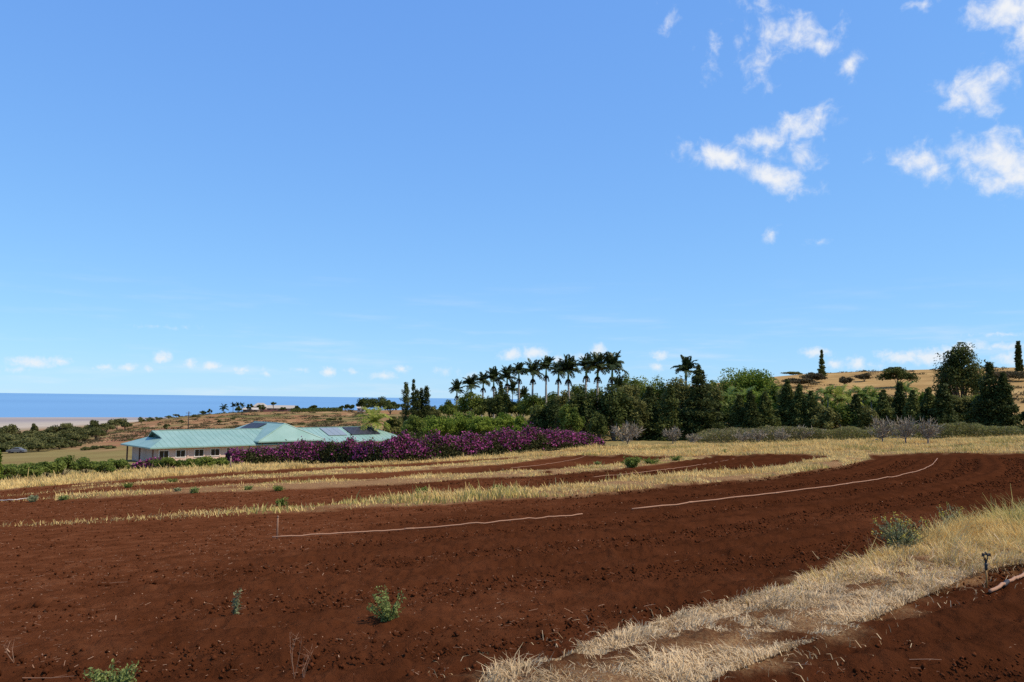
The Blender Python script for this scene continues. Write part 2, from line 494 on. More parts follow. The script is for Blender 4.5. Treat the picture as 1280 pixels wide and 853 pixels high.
def frond_mesh(name, L, mat, rng, e0, bend, nl=18, leaflet=0.22, width=0.05, droopl=0.45):
    """one feather frond along +x: rachis and its leaflets"""
    V, F, T = [], [], []
    s = np.linspace(0, 1, nl)
    ang = e0 - bend * s ** 1.3
    dx = np.cos(ang) * L / nl; dz = np.sin(ang) * L / nl
    X = np.concatenate([[0], np.cumsum(dx)[:-1]]); Z = np.concatenate([[0], np.cumsum(dz)[:-1]])
    w = 0.035 * L * 0.35
    for i in range(nl - 1):                                            # rachis as a narrow double ribbon
        k = len(V); ww = w * (1 - s[i] * 0.8)
        V += [(X[i], -ww, Z[i]), (X[i], ww, Z[i]), (X[i + 1], ww * .9, Z[i + 1]), (X[i + 1], -ww * .9, Z[i + 1])]
        F.append((k, k + 1, k + 2, k + 3)); T.append(0.7)
    for i in range(1, nl):
        ll = L * leaflet * (math.sin(math.pi * min(1, 0.18 + 0.78 * s[i])) ** 0.6) * rng.uniform(0.8, 1.15)
        t = np.array([math.cos(ang[i]), 0, math.sin(ang[i])]); up = np.array([-math.sin(ang[i]), 0, math.cos(ang[i])])
        for sd in (-1, 1):
            for q in range(2):
                lift = rng.uniform(-droopl, 0.5 * (1 - droopl))
                d = t * 0.55 + np.array([0, sd, 0]) + up * lift; d /= np.linalg.norm(d)
                o = np.array([X[i], 0, Z[i]]) + t * rng.uniform(-.5, .5) * L / nl; hw = t * width * L
                tip = o + d * ll + np.array([0, 0, -0.18 * ll]); mid = o + d * ll * 0.5
                k = len(V); V += [o - hw * .4, mid - hw * .6, tip, mid + hw * .6]; F.append((k, k + 1, k + 2, k + 3))
                T.append(rng.uniform(0.1, 0.9))
    return mesh(name, V, F, mat, T)


FR = np.random.default_rng(77)
ROYAL = [frond_mesh('frond', 1.0, M['frond'], FR, e, b, 18, 0.26, 0.066) for e, b in ((1.4, 1.2), (1.15, 1.7), (0.85, 1.75), (0.5, 1.5), (1.5, 0.7), (0.15, 1.1))]
YELLOW = [frond_mesh('frond', 1.0, M['frond_yellow'], FR, e, b, 16, 0.26, 0.035) for e, b in ((1.35, 1.2), (1.0, 1.7), (0.6, 1.7), (0.2, 1.3))]
GREENF = [frond_mesh('frond', 1.0, M['frond_green'], FR, e, b, 16, 0.26, 0.035) for e, b in ((1.35, 1.2), (1.0, 1.7), (0.6, 1.7), (0.2, 1.3))]


def palm(name, px, top, depth, label, group=None, seed=0, FL=2.9, n=15, fruit=True, kit=None, lean=0.0, shaft=True, trunk_r=0.31, topf=0.84):
    kit = kit or ROYAL
    rng = np.random.default_rng(300 + seed)
    p = stand(px, depth); H = zray(px, top, depth) - p[2]
    Ht = H - topf * FL
    e = empty(name, p - np.array([0, 0, 0.05]), label, 'palm tree', group)
    lx = lean * Ht
    b = MB()
    hs = (2.3 if fruit else 1.7) if shaft else 0.0
    zt = Ht - hs
    b.tube([(0, 0, -0.3), (0, 0, 0.3), (lx * .4, 0, zt * .4), (lx * .7, 0, zt * .7), (lx, 0, zt)],
           [trunk_r * 1.5, trunk_r * 1.15, trunk_r * 1.1, trunk_r * .95, trunk_r * .8], 8)
    b.build('trunk', M['palm_bark'], e, True)
    if shaft:
        c = MB(); c.tube([(lx, 0, zt - .02), (lx, 0, zt + .5), (lx, 0, zt + hs * .9), (lx, 0, Ht + 0.2)], [trunk_r * .85, trunk_r * .95, trunk_r * .6, trunk_r * .35], 8)
        c.build('crownshaft', M['shaft'], e, True)
    for j in range(n):
        lv = j / n
        m = kit[int(rng.integers(0, len(kit)))] if j % 3 else kit[min(len(kit) - 1, int(lv * len(kit)))]
        f = link('frond', m, e, (lx, 0, Ht + 0.1 - 0.25 * lv), (rng.normal() * 0.06, rng.normal() * 0.08, j * 2.399 + rng.normal() * 0.2))
        sc = FL * rng.uniform(0.85, 1.12); f.scale = (sc, sc, sc)
    if fruit:
        for c in range(5):                                             # hanging fruit stalks at the foot of the crownshaft
            q = 100; ph = c * 1.257 + rng.normal(size=q) * 0.20 + seed; s = rng.random(q)
            C = np.stack([lx + np.cos(ph) * (0.25 + 0.75 * s), np.sin(ph) * (0.25 + 0.75 * s), zt - 0.1 + 0.4 * s - 1.7 * s ** 2 + rng.normal(size=q) * 0.13], 1)
            link('fruit_cluster', leaf_mesh('fruit_cluster', C, 0.18 * rng.uniform(.6, 1.2, q), M['fruit'], rng.random(q), rng, aspect=0.6), e)
    return e


def bare_bush(name, px, base, top, wpx, label, depth=None, group=None, seed=0, n=420, mat='grey_twig', th=0.035, cat='shrub', dense=1.0, trunk=True):
    rng = np.random.default_rng(700 + seed)
    p = at(px, base) if depth is None else stand(px, depth)
    dep = p[1]; H = zray(px, top, dep) - p[2]; R = wpx * dep / FPX / 2
    e = empty(name, p - np.array([0, 0, 0.05]), label, cat, group)
    b = MB(); tips = []
    r0 = 0.03 + 0.015 * H
    fork = 0.25 * H
    b.tube([(0, 0, -0.15), (0.03, 0, fork)], [r0 * 1.3, r0], 6)
    for j in range(11):
        a = j * 2.399 + rng.normal() * 0.2; el = rng.uniform(0.35, 1.35)
        d = np.array([math.cos(a) * math.cos(el) * R, math.sin(a) * math.cos(el) * R, math.sin(el) * (H - fork) * 0.8])
        q0 = np.array([0.03, 0, fork * rng.uniform(.7, 1)]); q1 = q0 + d * 0.5 + rng.normal(size=3) * .05 * H; q2 = q0 + d * 0.95
        b.tube([q0, q1, q2], [r0 * .6, r0 * .4, r0 * .15], 5, False)
        tips += [(q0 + q1) / 2, q1, (q1 + q2) / 2, q2]
    b.build('branches', M['grey_twig_bark'], e)
    tips = np.array(tips)
    k = rng.integers(0, len(tips), n); A = tips[k] + rng.normal(size=(n, 3)) * 0.05 * H
    D = unit(A - np.array([0, 0, 0.15 * H])) + 0.75 * rng.normal(size=(n, 3)); D[:, 2] += 0.3
    D = unit(D) * rng.uniform(0.08, 0.24, (n, 1)) * H * dense
    side = unit(np.cross(D, rng.normal(size=(n, 3)))) * th
    Bp = A + D
    V = np.stack([A - side, A + side, Bp + side * .3, Bp - side * .3], 1).reshape(-1, 3)
    V[:, 2] = np.clip(V[:, 2], 0.02, H)
    link('twigs', mesh('twigs', V, np.arange(4 * n).reshape(-1, 4), M[mat], rng.random(n)), e)
    return e


M['grey_twig_bark'] = simple('grey_bark', (0.20, 0.16, 0.135), 0.9, noise=0.25)


def weed(name, px, base, hpx, wpx, label, mat='weed', seed=0, stems=14, per=26, leaf=None, flower=False, lean=(0, 0), upright=0.6, cat='weed', group=None):
    rng = np.random.default_rng(900 + seed)
    p = at(px, base); dep = p[1]; H = hpx * dep / FPX; R = wpx * dep / FPX / 2
    e = empty(name, p - np.array([0, 0, 0.02]), label, cat, group)
    b = MB(); C, D, FC = [], [], []
    leaf = leaf or 0.075 * H + 0.012
    for j in range(stems):
        a = j * 2.399 + rng.normal() * .3; t = rng.uniform(0.05, 1) ** .7
        hh = H * rng.uniform(0.45, 1.0) * (1 - 0.35 * t * (1 - upright)) if j else H
        end = np.array([math.cos(a) * R * t + lean[0] * hh, math.sin(a) * R * t + lean[1] * hh, hh])
        q1 = end * np.array([.35, .35, .5])
        b.tube([(0, 0, -0.02), q1, end], [0.012 * H + .002, 0.008 * H + .002, 0.003 * H + .001], 5, False)
        for s in rng.uniform(0.12, 1.0, per):
            q = (1 - s) ** 2 * np.zeros(3) + 2 * s * (1 - s) * q1 + s * s * end
            C.append(q + rng.normal(size=3) * leaf * np.array([.9, .9, .5])); D.append(unit(rng.normal(size=3) + np.array([0, 0, .6])))
        if flower and rng.random() < 0.45:
            FC.append(end + rng.normal(size=(9, 3)) * np.array([.025, .025, .045]) * H)
    b.build('stem', M[mat], e)
    C, D = np.array(C), np.array(D); n = len(C)
    C[:, 2] = np.maximum(C[:, 2], 0.02)
    link('leaves', leaf_mesh('leaves', C, leaf * rng.uniform(.6, 1.3, n), M[mat], np.clip(.5 + .25 * rng.normal(size=n) + 0.3 * (C[:, 2] / H - .5), 0, 1), rng, bias=np.array([0, 0, .6]), aspect=0.36, stretch=D), e)
    for q in FC:
        link('flower', leaf_mesh('flower', q, 0.016 * rng.uniform(.7, 1.3, len(q)) * max(1, H), M['yellow_flower'], rng.random(len(q)), rng, aspect=.8), e)
    return e

# ================================================================== THE GROUND
def taper(key, px):
    """how much of a grass strip is left towards its thin left end"""
    if key == 'A': return np.interp(px, [100, 300, 350, 520], [.05, .12, .6, 1])
    if key == 'B': return np.interp(px, [60, 140, 330, 480], [.35, .7, .95, 1])
    if key == 'C': return np.interp(px, [60, 170, 330, 480], [.15, .4, .7, .95])
    return np.ones_like(px)


def build_ground():
    az = np.concatenate([np.linspace(-math.pi, rad(-46), 40)[:-1], np.linspace(rad(-46), rad(46), 1100), np.linspace(rad(46), math.pi, 40)[1:]])
    v = np.linspace(360, 26, 330)
    r1 = 2500 / v                                                   # even rows in the picture for the near field
    r2 = np.exp(np.linspace(math.log(r1[-1]), math.log(9000), 270))[1:]
    r = np.concatenate([[0.02, 1.0, 2, 3, 4, 5, 6], r1[r1 > 6.05], r2])
    Rg, Ag = np.meshgrid(r, az, indexing='ij')
    X = (Rg * np.sin(Ag)).ravel(); Y = (Rg * np.cos(Ag)).ravel()
    Z = ground(X, Y)
    near = (Y > 1) & (np.hypot(X, Y) < 190)
    straw = np.zeros(X.shape); fieldd = np.full(X.shape, 99.0)
    xs, ys = X[near], Y[near]
    wob = (fbm(xs * 1.3, ys * 1.3, 3, 5) - .5)
    sc = np.zeros(xs.shape); bank = np.zeros(xs.shape)
    for kk, P in SP.items():
        d = dist_poly(xs, ys, np.vstack([P, P[:1]])); ins = inside(xs, ys, P)
        sd = np.where(ins, d, -d)
        wd = {'M': 0.35, 'D': 0.7}.get(kk, 0.45)
        pxl = CX + FPX * xs / np.maximum(ys, 1); tp = taper(kk, pxl)
        c = tp * sstep(-wd, wd, sd + wob * wd * 2.2) if kk != 'M' else sstep(-.3, .7, sd + wob * 1.3)
        if kk == 'M': cm = c
        sc = np.maximum(sc, c)
        bank = np.maximum(bank, sstep(-0.4, 0.9, sd) * (0.16 if kk == 'M' else 0.12))
    # patchy bare soil inside the margin and in the left ends of the far strips
    patch = fbm(xs * 0.45 + 3, ys * 0.45, 4, 21)
    lean = sstep(-2, -40, xs) * 0.35
    sc = sc * sstep(0.30 + lean * .35, 0.48 + lean * .5, patch + 0.12)
    sc = np.maximum(sc, cm * sstep(.08, .40, patch + .1) * .95)
    dtr = dist_poly(xs, ys, TRACK)
    sc = sc * (0.40 + 0.60 * sstep(.12, .5, dtr + .5 * (fbm(xs * 2.2, ys * 2.2, 3, 66) - .5)))
    straw[near] = sc * 0.85
    dp = dist_poly(xs, ys, PIPE)
    # tilled soil: furrows run along the bed and turn round its end, with broken clods on top
    fur = np.sin(dp * 2 * math.pi / 0.95 + 1.3 * fbm(xs * .25, ys * .25, 2, 9)) * 0.028 + np.sin(dp * 2 * math.pi / 3.3 + 1) * 0.045
    rr = np.hypot(xs, ys)
    rough = (fbm(xs * 2.4, ys * 2.4, 3, 31) - .5) * 0.10 + (np.maximum(vnoise(xs * 4.5, ys * 4.5, 41) - .55, 0)) * 0.16 + (vnoise(xs * 9, ys * 9, 43) - .5) * 0.06 + (vnoise(xs * 19, ys * 19, 44) - .5) * 0.03
    tilled = sstep(0.30, 0.62, fbm(xs * .09 + 7, ys * .09, 3, 51) + 0.010 * xs - 0.02 * (ys < 12))
    amp = (0.45 + 0.75 * tilled) * (1 - 0.7 * sc) * sstep(190, 120, rr) * (.12 + .88 * sstep(.15, .7, dp))
    Z[near] += (fur * (0.30 + 0.70 * tilled) * (1.0 + .5 * sstep(-5, 12, xs)) + rough * .70 * (1 - .5 * sstep(12, 34, rr))) * amp + bank * (0.7 + 0.6 * wob)
    me = mesh('ground', np.stack([X, Y, Z], 1),
              (np.arange(len(r) - 1)[:, None] * len(az) + np.arange(len(az) - 1)[None, :]).ravel()[:, None]
              + np.array([[0, 1, len(az) + 1, len(az)]]), None, None, True)
    # what covers the soil: dry pasture, red hillside, coastal plain
    d = np.hypot(X, Y)
    pxx = CX + FPX * np.tan(np.clip(np.arctan2(X, Y), -1.2, 1.2))
    PX = np.where(Y > 1, pxx, 640)
    endd = np.interp(PX, [-100, 0, 160, 300, 450, 550, 640, 740, 850, 1000, 1150, 1280], [84, 88, 96, 100, 104, 108, 110, 110, 116, 114, 108, 104])
    beyond = sstep(-4, 6, Y - endd) * (Y > 1)
    RP = polyline([(108, 562), (138, 552), (152, 546), (150, 536), (165, 529), (185, 530), (205, 537), (170, 552), (152, 561)])
    redm = np.zeros(X.shape); zone = (Y > 150) & (Y < 700) & (X < -60); xr, yr = X[zone], Y[zone]
    dd = dist_poly(xr, yr, np.vstack([RP, RP[:1]])); redm[zone] = sstep(-8, 14, np.where(inside(xr, yr, RP), dd, -dd) + 40 * (fbm(xr * .05, yr * .05, 3, 14) - .5))
    attr = {
        'straw': straw,
        'pasture': beyond,
        'hill': beyond * sstep(215, 290, Y) * np.where(PX < 520, 1.0, 0.0),
        'golden': beyond * sstep(650, 760, PX) * sstep(120, 200, Y),
        'coast': sstep(700, 1500, d) * (Y > 1),
        'red': redm, 'shore': sstep(2200, 3000, d),
        'dry': np.clip(1 - tilled_full(X, Y), 0, 1),
    }
    for k, a in attr.items():
        at_ = me.attributes.new(k, 'FLOAT', 'POINT'); at_.data.foreach_set('value', np.asarray(a, np.float32))
    me.materials.append(ground_mat())
    o = link('ground', me)
    tag(o, 'red brown tilled soil of the field running out to hillside pasture and coastal plain', 'ground', kind='structure')
    return o


def tilled_full(X, Y):
    t = sstep(0.30, 0.62, fbm(X * .09 + 7, Y * .09, 3, 51) + 0.012 * X)
    return t * 0.6 + 0.4 * sstep(-12, 14, X)


def ground_mat():
    m, nt, N, L, B = new_mat('field_and_land')
    B.inputs['Roughness'].default_value = 1.0; B.inputs['Specular IOR Level'].default_value = 0.0
    geo = N.new('ShaderNodeNewGeometry')

    def noise(scale, detail=6, rough=.55, vec=None, dist=0):
        n = N.new('ShaderNodeTexNoise'); n.inputs['Scale'].default_value = scale; n.inputs['Detail'].default_value = detail
        n.inputs['Roughness'].default_value = rough; n.inputs['Distortion'].default_value = dist
        L.new(vec or geo.outputs['Position'], n.inputs['Vector']); return n.outputs['Fac']

    def ramp(fac, stops):
        r = N.new('ShaderNodeValToRGB')
        while len(r.color_ramp.elements) < len(stops): r.color_ramp.elements.new(0.5)
        for e, (p, c) in zip(r.color_ramp.elements, stops): e.position = p; e.color = (*c, 1)
        L.new(fac, r.inputs['Fac']); return r.outputs['Color']

    def mix(f, a, b):
        x = N.new('ShaderNodeMix'); x.data_type = 'RGBA'
        if hasattr(f, 'links'): L.new(f, x.inputs[0])
        else: x.inputs[0].default_value = f
        for s, i in ((a, 6), (b, 7)):
            if hasattr(s, 'links'): L.new(s, x.inputs[i])
            else: x.inputs[i].default_value = (*s, 1)
        return x.outputs[2]

    def attr(n):
        a = N.new('ShaderNodeAttribute'); a.attribute_name = n; return a.outputs['Fac']

    def mth(op, a, b=None):
        x = N.new('ShaderNodeMath'); x.operation = op; x.use_clamp = op in ('ADD', 'SUBTRACT')
        for s, i in ((a, 0), (b, 1)):
            if s is None: continue
            if hasattr(s, 'links'): L.new(s, x.inputs[i])
            else: x.inputs[i].default_value = s
        return x.outputs[0]

    # soil
    dark = ramp(noise(1.1, 9, .66), [(0.30, (0.041, 0.0124, 0.0046)), (0.55, (0.067, 0.0208, 0.0081)), (0.80, (0.094, 0.0305, 0.0127))])
    light = ramp(noise(1.7, 9, .66), [(0.30, (0.080, 0.0245, 0.0090)), (0.52, (0.132, 0.042, 0.0162)), (0.8, (0.205, 0.076, 0.032))])
    soil = mix(attr('dry'), dark, light)
    fleck = ramp(noise(22, 3, .6), [(0.70, (0, 0, 0)), (0.80, (1, 1, 1))])
    soil = mix(mth('MULTIPLY', fleck, mth('MULTIPLY', attr('dry'), 0.5)), soil, (0.24, 0.11, 0.065))
    # straw litter on the strips
    litter = ramp(noise(26, 8, .75), [(0.34, (0.14, 0.052, 0.022)), (0.46, (0.25, 0.13, 0.06)), (0.56, (0.36, 0.22, 0.10)), (0.72, (0.56, 0.38, 0.19))])
    c = mix(attr('straw'), soil, litter)
    # pasture behind the hedge
    past = ramp(noise(.06, 8, .6), [(0.3, (0.20, 0.135, 0.055)), (0.5, (0.225, 0.175, 0.065)), (0.7, (0.27, 0.20, 0.085))])
    c = mix(attr('pasture'), c, past)
    hill = ramp(noise(.016, 9, .7), [(0.36, (0.12, 0.11, 0.04)), (0.45, (0.22, 0.165, 0.068)), (0.52, (0.29, 0.135, 0.068)), (0.60, (0.40, 0.27, 0.125)), (0.70, (0.155, 0.135, 0.053))])
    c = mix(attr('hill'), c, hill)
    c = mix(mth('MULTIPLY', attr('red'), .85), c, ramp(noise(.05, 8, .65), [(0.35, (0.19, 0.075, 0.042)), (0.5, (0.30, 0.135, 0.075)), (0.62, (0.52, 0.31, 0.17))]))
    gold = ramp(noise(.045, 9, .65), [(0.32, (0.20, 0.13, 0.055)), (0.5, (0.36, 0.22, 0.085)), (0.68, (0.44, 0.29, 0.12))])
    c = mix(attr('golden'), c, gold)
    mp = N.new('ShaderNodeMapping'); mp.inputs['Scale'].default_value = (0.16, 1.0, 0); L.new(geo.outputs['Position'], mp.inputs['Vector'])
    coast = ramp(noise(.0019, 4, .6, mp.outputs['Vector'], .3), [(0.34, (0.26, 0.21, 0.175)), (0.43, (0.34, 0.275, 0.225)), (0.51, (0.50, 0.42, 0.31)), (0.60, (0.31, 0.27, 0.23)), (0.72, (0.48, 0.40, 0.29))])
    plain = ramp(noise(.0016, 4, .6, mp.outputs['Vector'], .3), [(0.36, (0.25, 0.215, 0.205)), (0.5, (0.30, 0.26, 0.24)), (0.64, (0.38, 0.33, 0.28))])
    c = mix(attr('coast'), c, mix(attr('shore'), coast, plain))
    L.new(c, B.inputs['Base Color'])
    bp = N.new('ShaderNodeBump'); bp.inputs['Strength'].default_value = 1.0; bp.inputs['Distance'].default_value = 0.16
    h = mth('ADD', mth('MULTIPLY', noise(4.5, 9, .72), 0.7), mth('MULTIPLY', noise(1.2, 4, .6), 0.3))
    L.new(h, bp.inputs['Height']); L.new(bp.outputs['Normal'], B.inputs['Normal'])
    return m


build_ground()


def build_sea():
    m, nt, N, L, B = new_mat('sea_water')
    geo = N.new('ShaderNodeNewGeometry')
    n = N.new('ShaderNodeTexNoise'); n.inputs['Scale'].default_value = 0.00012; n.inputs['Detail'].default_value = 1
    L.new(geo.outputs['Position'], n.inputs['Vector'])
    r = N.new('ShaderNodeValToRGB')
    r.color_ramp.elements[0].position = 0.35; r.color_ramp.elements[0].color = (0.15, 0.30, 0.47, 1)  # pale diffuse blue: sky reflection and distance haze are put into the colour
    r.color_ramp.elements[1].position = 0.7; r.color_ramp.elements[1].color = (0.17, 0.335, 0.51, 1)
    L.new(n.outputs['Fac'], r.inputs['Fac']); D = N.new('ShaderNodeBsdfDiffuse'); L.new(r.outputs['Color'], D.inputs['Color']); L.new(D.outputs[0], nt.nodes['Material Output'].inputs['Surface'])
    z = EYE - 140.5
    # one big sheet; its near edge lies below the land
    az = np.linspace(rad(-75), rad(75), 161); r = np.exp(np.linspace(math.log(3500), math.log(140000), 60))
    Rg, Ag = np.meshgrid(r, az, indexing='ij')
    V = np.stack([(Rg * np.sin(Ag)).ravel(), (Rg * np.cos(Ag)).ravel(), np.full(Rg.size, z)], 1)
    F = (np.arange(59)[:, None] * 161 + np.arange(160)[None, :]).ravel()[:, None] + np.array([[0, 1, 162, 161]])
    o = link('ocean', mesh('ocean', V, F, m))
    tag(o, 'blue ocean beyond the coastal plain', 'ocean', kind='structure')


build_sea()


# ------------------------------------------------------------------ dry grass
def blades(name, XY, h, w, mat, tint, label, rng, lean=0.35, seg=2, group=None, zoff=0.0):
    """grass blades as tapering bent strips, all in one mesh"""
    n = len(XY); z = ground(XY[:, 0], XY[:, 1]) + zoff
    base = np.column_stack([XY, z - 0.02])
    a = fbm(XY[:, 0] * 1.1, XY[:, 1] * 1.1, 3, 57) * 18 + rng.normal(size=n) * .9; d = np.stack([np.cos(a), np.sin(a), np.zeros(n)], 1)
    ln = (lean * (0.4 + rng.random(n)))[:, None]
    d2 = d * ln + np.array([-0.10, 0.03, 0])
    hh = (np.asarray(h) * np.exp(rng.normal(size=n) * .28 - .04) * np.where(rng.random(n) < .015, 1.45, 1))[:, None]; up = np.array([0, 0, 1.0])
    fa = rng.uniform(0, 6.283, n); side = np.stack([np.cos(fa), np.sin(fa), np.zeros(n)], 1) * np.asarray(w)[:, None]
    p1 = base + up * hh * 0.55 + d2 * hh * 0.35
    p2 = base + up * hh * np.clip(1 - 0.35 * ln ** 2, .25, 1) + d2 * hh
    V = np.stack([base - side, base + side, p1 + side * .8, p1 - side * .8, p2 + side * .22, p2 - side * .22], 1).reshape(-1, 3)
    i = np.arange(n)[:, None] * 6
    F = np.concatenate([i + np.array([[0, 1, 2, 3]]), i + np.array([[3, 2, 4, 5]])], 0)
    t = np.clip(np.concatenate([tint - .08, tint + .08]), 0, 1)
    o = link(name, mesh(name, V, F, M[mat], t))
    tag(o, label, 'grass', kind='stuff', group=group)
    return o


def scatter(P, n, rng, power=0.0):
    """n points in a polygon (world), denser close to the camera when power > 0"""
    lo, hi = P.min(0), P.max(0); out = []
    got = 0
    while got < n:
        m = 200000
        q = lo + rng.random((m, 2)) * (hi - lo)
        if power:
            r = np.hypot(q[:, 0], q[:, 1]); keep = rng.random(m) < (max(r.min(), 8) / np.maximum(r, 8)) ** power; q = q[keep]
        q = q[inside(q[:, 0], q[:, 1], P)]
        out.append(q); got += len(q)
    return np.concatenate(out)[:n]


def area(P):
    x, y = P[:, 0], P[:, 1]
    return abs(np.dot(x, np.roll(y, 1)) - np.dot(y, np.roll(x, 1))) / 2


def far_strip(key, dens, hmin, hmax, label, seed, mat='straw', thr=0.40):
    rng = np.random.default_rng(seed); P = SP[key]
    n = int(area(P) * dens); q = scatter(P, n, rng)
    x, y = q[:, 0], q[:, 1]
    den = fbm(x * 0.35, y * 0.35, 3, seed) + 0.22 * (fbm(x * .08, y * .08, 2, seed + 5) - .5)
    pxl = CX + FPX * x / y; tp = taper(key, pxl)
    keep = ((den + 0.14 * rng.random(n)) > thr + .16 * (1 - tp)) & (rng.random(n) < tp ** .7)
    q, den = q[keep], den[keep]; x, y = q[:, 0], q[:, 1]; n = len(q)
    h = (hmin + (hmax - hmin) * np.clip((den - .35) * 2.2, 0, 1)) * rng.uniform(.55, 1.1, n)
    tint = np.clip(0.38 + 0.9 * (fbm(x * .5, y * .5, 3, seed + 9) - .25) + .10 * rng.normal(size=n), 0, 1)
    g = sstep(.60, .72, fbm(x * .22, y * .22, 3, seed + 3)) + 0.9 * (h / hmax > .8) * (rng.random(n) < .1)
    isg = rng.random(n) < np.clip(g, 0, .6)
    w = 0.018 + 0.00018 * y
    blades('dry_grass', q[~isg], h[~isg], w[~isg], mat, tint[~isg], label, rng, 0.4)
    if isg.sum() > 20:
        blades('green_grass', q[isg], h[isg] * 1.05, w[isg], 'straw_green', tint[isg] * .7, label.replace('dry', 'greener').replace('straw coloured', 'green tinged'), rng, 0.3)


far_strip('A', 110, .09, .36, 'dry straw coloured grass strip beside the main red field', 11)
far_strip('B', 85, .07, .26, 'dry straw coloured grass strip between the two narrow red beds', 12)
far_strip('C', 75, .07, .25, 'dry straw coloured grass strip nearest the bougainvillea hedge bed', 13)
far_strip('D', 60, .16, .55, 'dry tall straw coloured grass band along the foot of hedge and trees', 14, thr=0.30)


def margin():
    rng = np.random.default_rng(21); P = SP['M']; A = area(P)
    n = int(min(230000, A * 3200)); q = scatter(P, n, rng, 0.9)
    x, y = q[:, 0], q[:, 1]
    patch = fbm(x * 0.45 + 3, y * 0.45, 4, 21)
    tuft = fbm(x * 1.9, y * 1.9, 3, 61)
    far = sstep(11.5, 19, y)                                      # taller, greener towards the sprinkler
    dtr = dist_poly(x, y, TRACK) + .5 * (fbm(x * 2.2, y * 2.2, 3, 66) - .5)
    ptop = polyline([(590, 856), (700, 832), (740, 812), (850, 778), (960, 747), (1060, 712), (1130, 692), (1200, 671), (1290, 652)])
    etop = dist_poly(x, y, ptop)                                  # thinner towards the field side
    thin = 0.34 * (1 - sstep(.1, 1.6, etop)) * (1 - far) + .02 * sstep(1.5, -1.5, x)
    keep = (patch + .12 + .30 * (tuft - .5) + .12 * rng.random(n)) > 0.27 + 0.02 * far + thin + .24 * (1 - sstep(.05, .32, dtr)) * (1 - .6 * far)
    q, tuft, far = q[keep], tuft[keep], far[keep]; x, y = q[:, 0], q[:, 1]; n = len(q)
    h = (0.025 + 0.095 * np.clip((tuft - .3) * 2.2, 0, 1)) * (1 - far) + far * (0.12 + 0.38 * np.clip((tuft - .3) * 2, 0, 1)) * (0.75 + .55 * sstep(16, 26, y))
    h = h * rng.uniform(.45, 1.2, n)
    w = rng.uniform(.003, .007, n) * (0.7 + y / 22)
    t = np.clip(0.35 + 0.8 * (fbm(x * 1.2, y * 1.2, 3, 71) - .3) + .18 * rng.normal(size=n), 0, 1)
    pale = rng.random(n) < (1 - sstep(11, 16.5, y + 2.5 * (fbm(x * .5, y * .5, 2, 77) - .5)))
    green = ~pale & (rng.random(n) < np.clip(sstep(.48, .62, fbm(x * .35, y * .35, 3, 73)) * .7 + .35 * sstep(17, 26, y), 0, .8))
    gold = ~pale & ~green
    for msk, nm, mt, lb, ln in ((pale, 'dead_grass', 'straw_pale', 'matted pale dead grass on the near field margin', 1.0),
                                (gold, 'dry_grass', 'straw', 'golden dry grass around the upright sprinkler', .55),
                                (green, 'green_grass', 'straw_green', 'green and gold grass on the margin beyond the sprinkler', .4)):
        if msk.sum() > 10: blades(nm, q[msk], h[msk] * 1.1, w[msk], mt, t[msk], lb, rng, ln, zoff=0.09)
    # short broken stubble over the whole margin
    qs = scatter(P, 42000, rng, 1.0); d = dist_poly(qs[:, 0], qs[:, 1], np.vstack([P, P[:1]])); qs = qs[rng.random(len(qs)) < .25 + .75 * sstep(0, .8, d)]; n = len(qs)
    blades('grass_stubble', qs, rng.uniform(.02, .075, n), rng.uniform(.003, .007, n), 'straw_pale', np.clip(.35 + .3 * rng.normal(size=n), 0, 1), 'short broken stubble of dead grass over the margin', rng, 1.3, zoff=0.07)
    # stray blades over the margin's ragged edges
    E = np.vstack([P, P[:1]]); m = 26000
    qq = scatter(np.array([[-4, 6.5], [10, 6.5], [26, 34], [6, 34]]), m, rng, 0.8)
    d = dist_poly(qq[:, 0], qq[:, 1], E); k = (d < 0.9) & (rng.random(m) < np.exp(-d / .28)); qq = qq[k]; n = len(qq)
    blades('dead_grass', qq, rng.uniform(.03, .13, n), rng.uniform(.003, .006, n), 'straw_pale', rng.random(n), 'stray dead grass along the ragged edge of the margin', rng, 1.1, zoff=0.03)


margin()


# sparse dead tufts out on the left end of the strips
def loose_tufts():
    rng = np.random.default_rng(33); C = []
    for (px, py, k) in ((8, 658, 26), (30, 657, 10), (112, 653.5, 40), (140, 652, 30), (160, 651, 16), (195, 649, 30), (215, 647, 34), (240, 645, 46), (258, 644, 40), (290, 641, 70), (305, 640, 60), (345, 637, 50),
                        (20, 620, 20), (50, 617, 25), (90, 613, 30), (60, 624, 20), (120, 606, 30), (30, 626, 20)):
        p = at(px, py); C.append(p[:2] + rng.normal(size=(k * 4, 2)) * np.array([1.0, .30]))
    q = np.concatenate(C); n = len(q)
    blades('dry_grass', q, rng.uniform(.04, .17, n), rng.uniform(.006, .014, n), 'straw', np.clip(.6 + .25 * rng.normal(size=n), 0, 1), 'dry pale grass tufts scattered where the strips thin out', rng, .5)


loose_tufts()


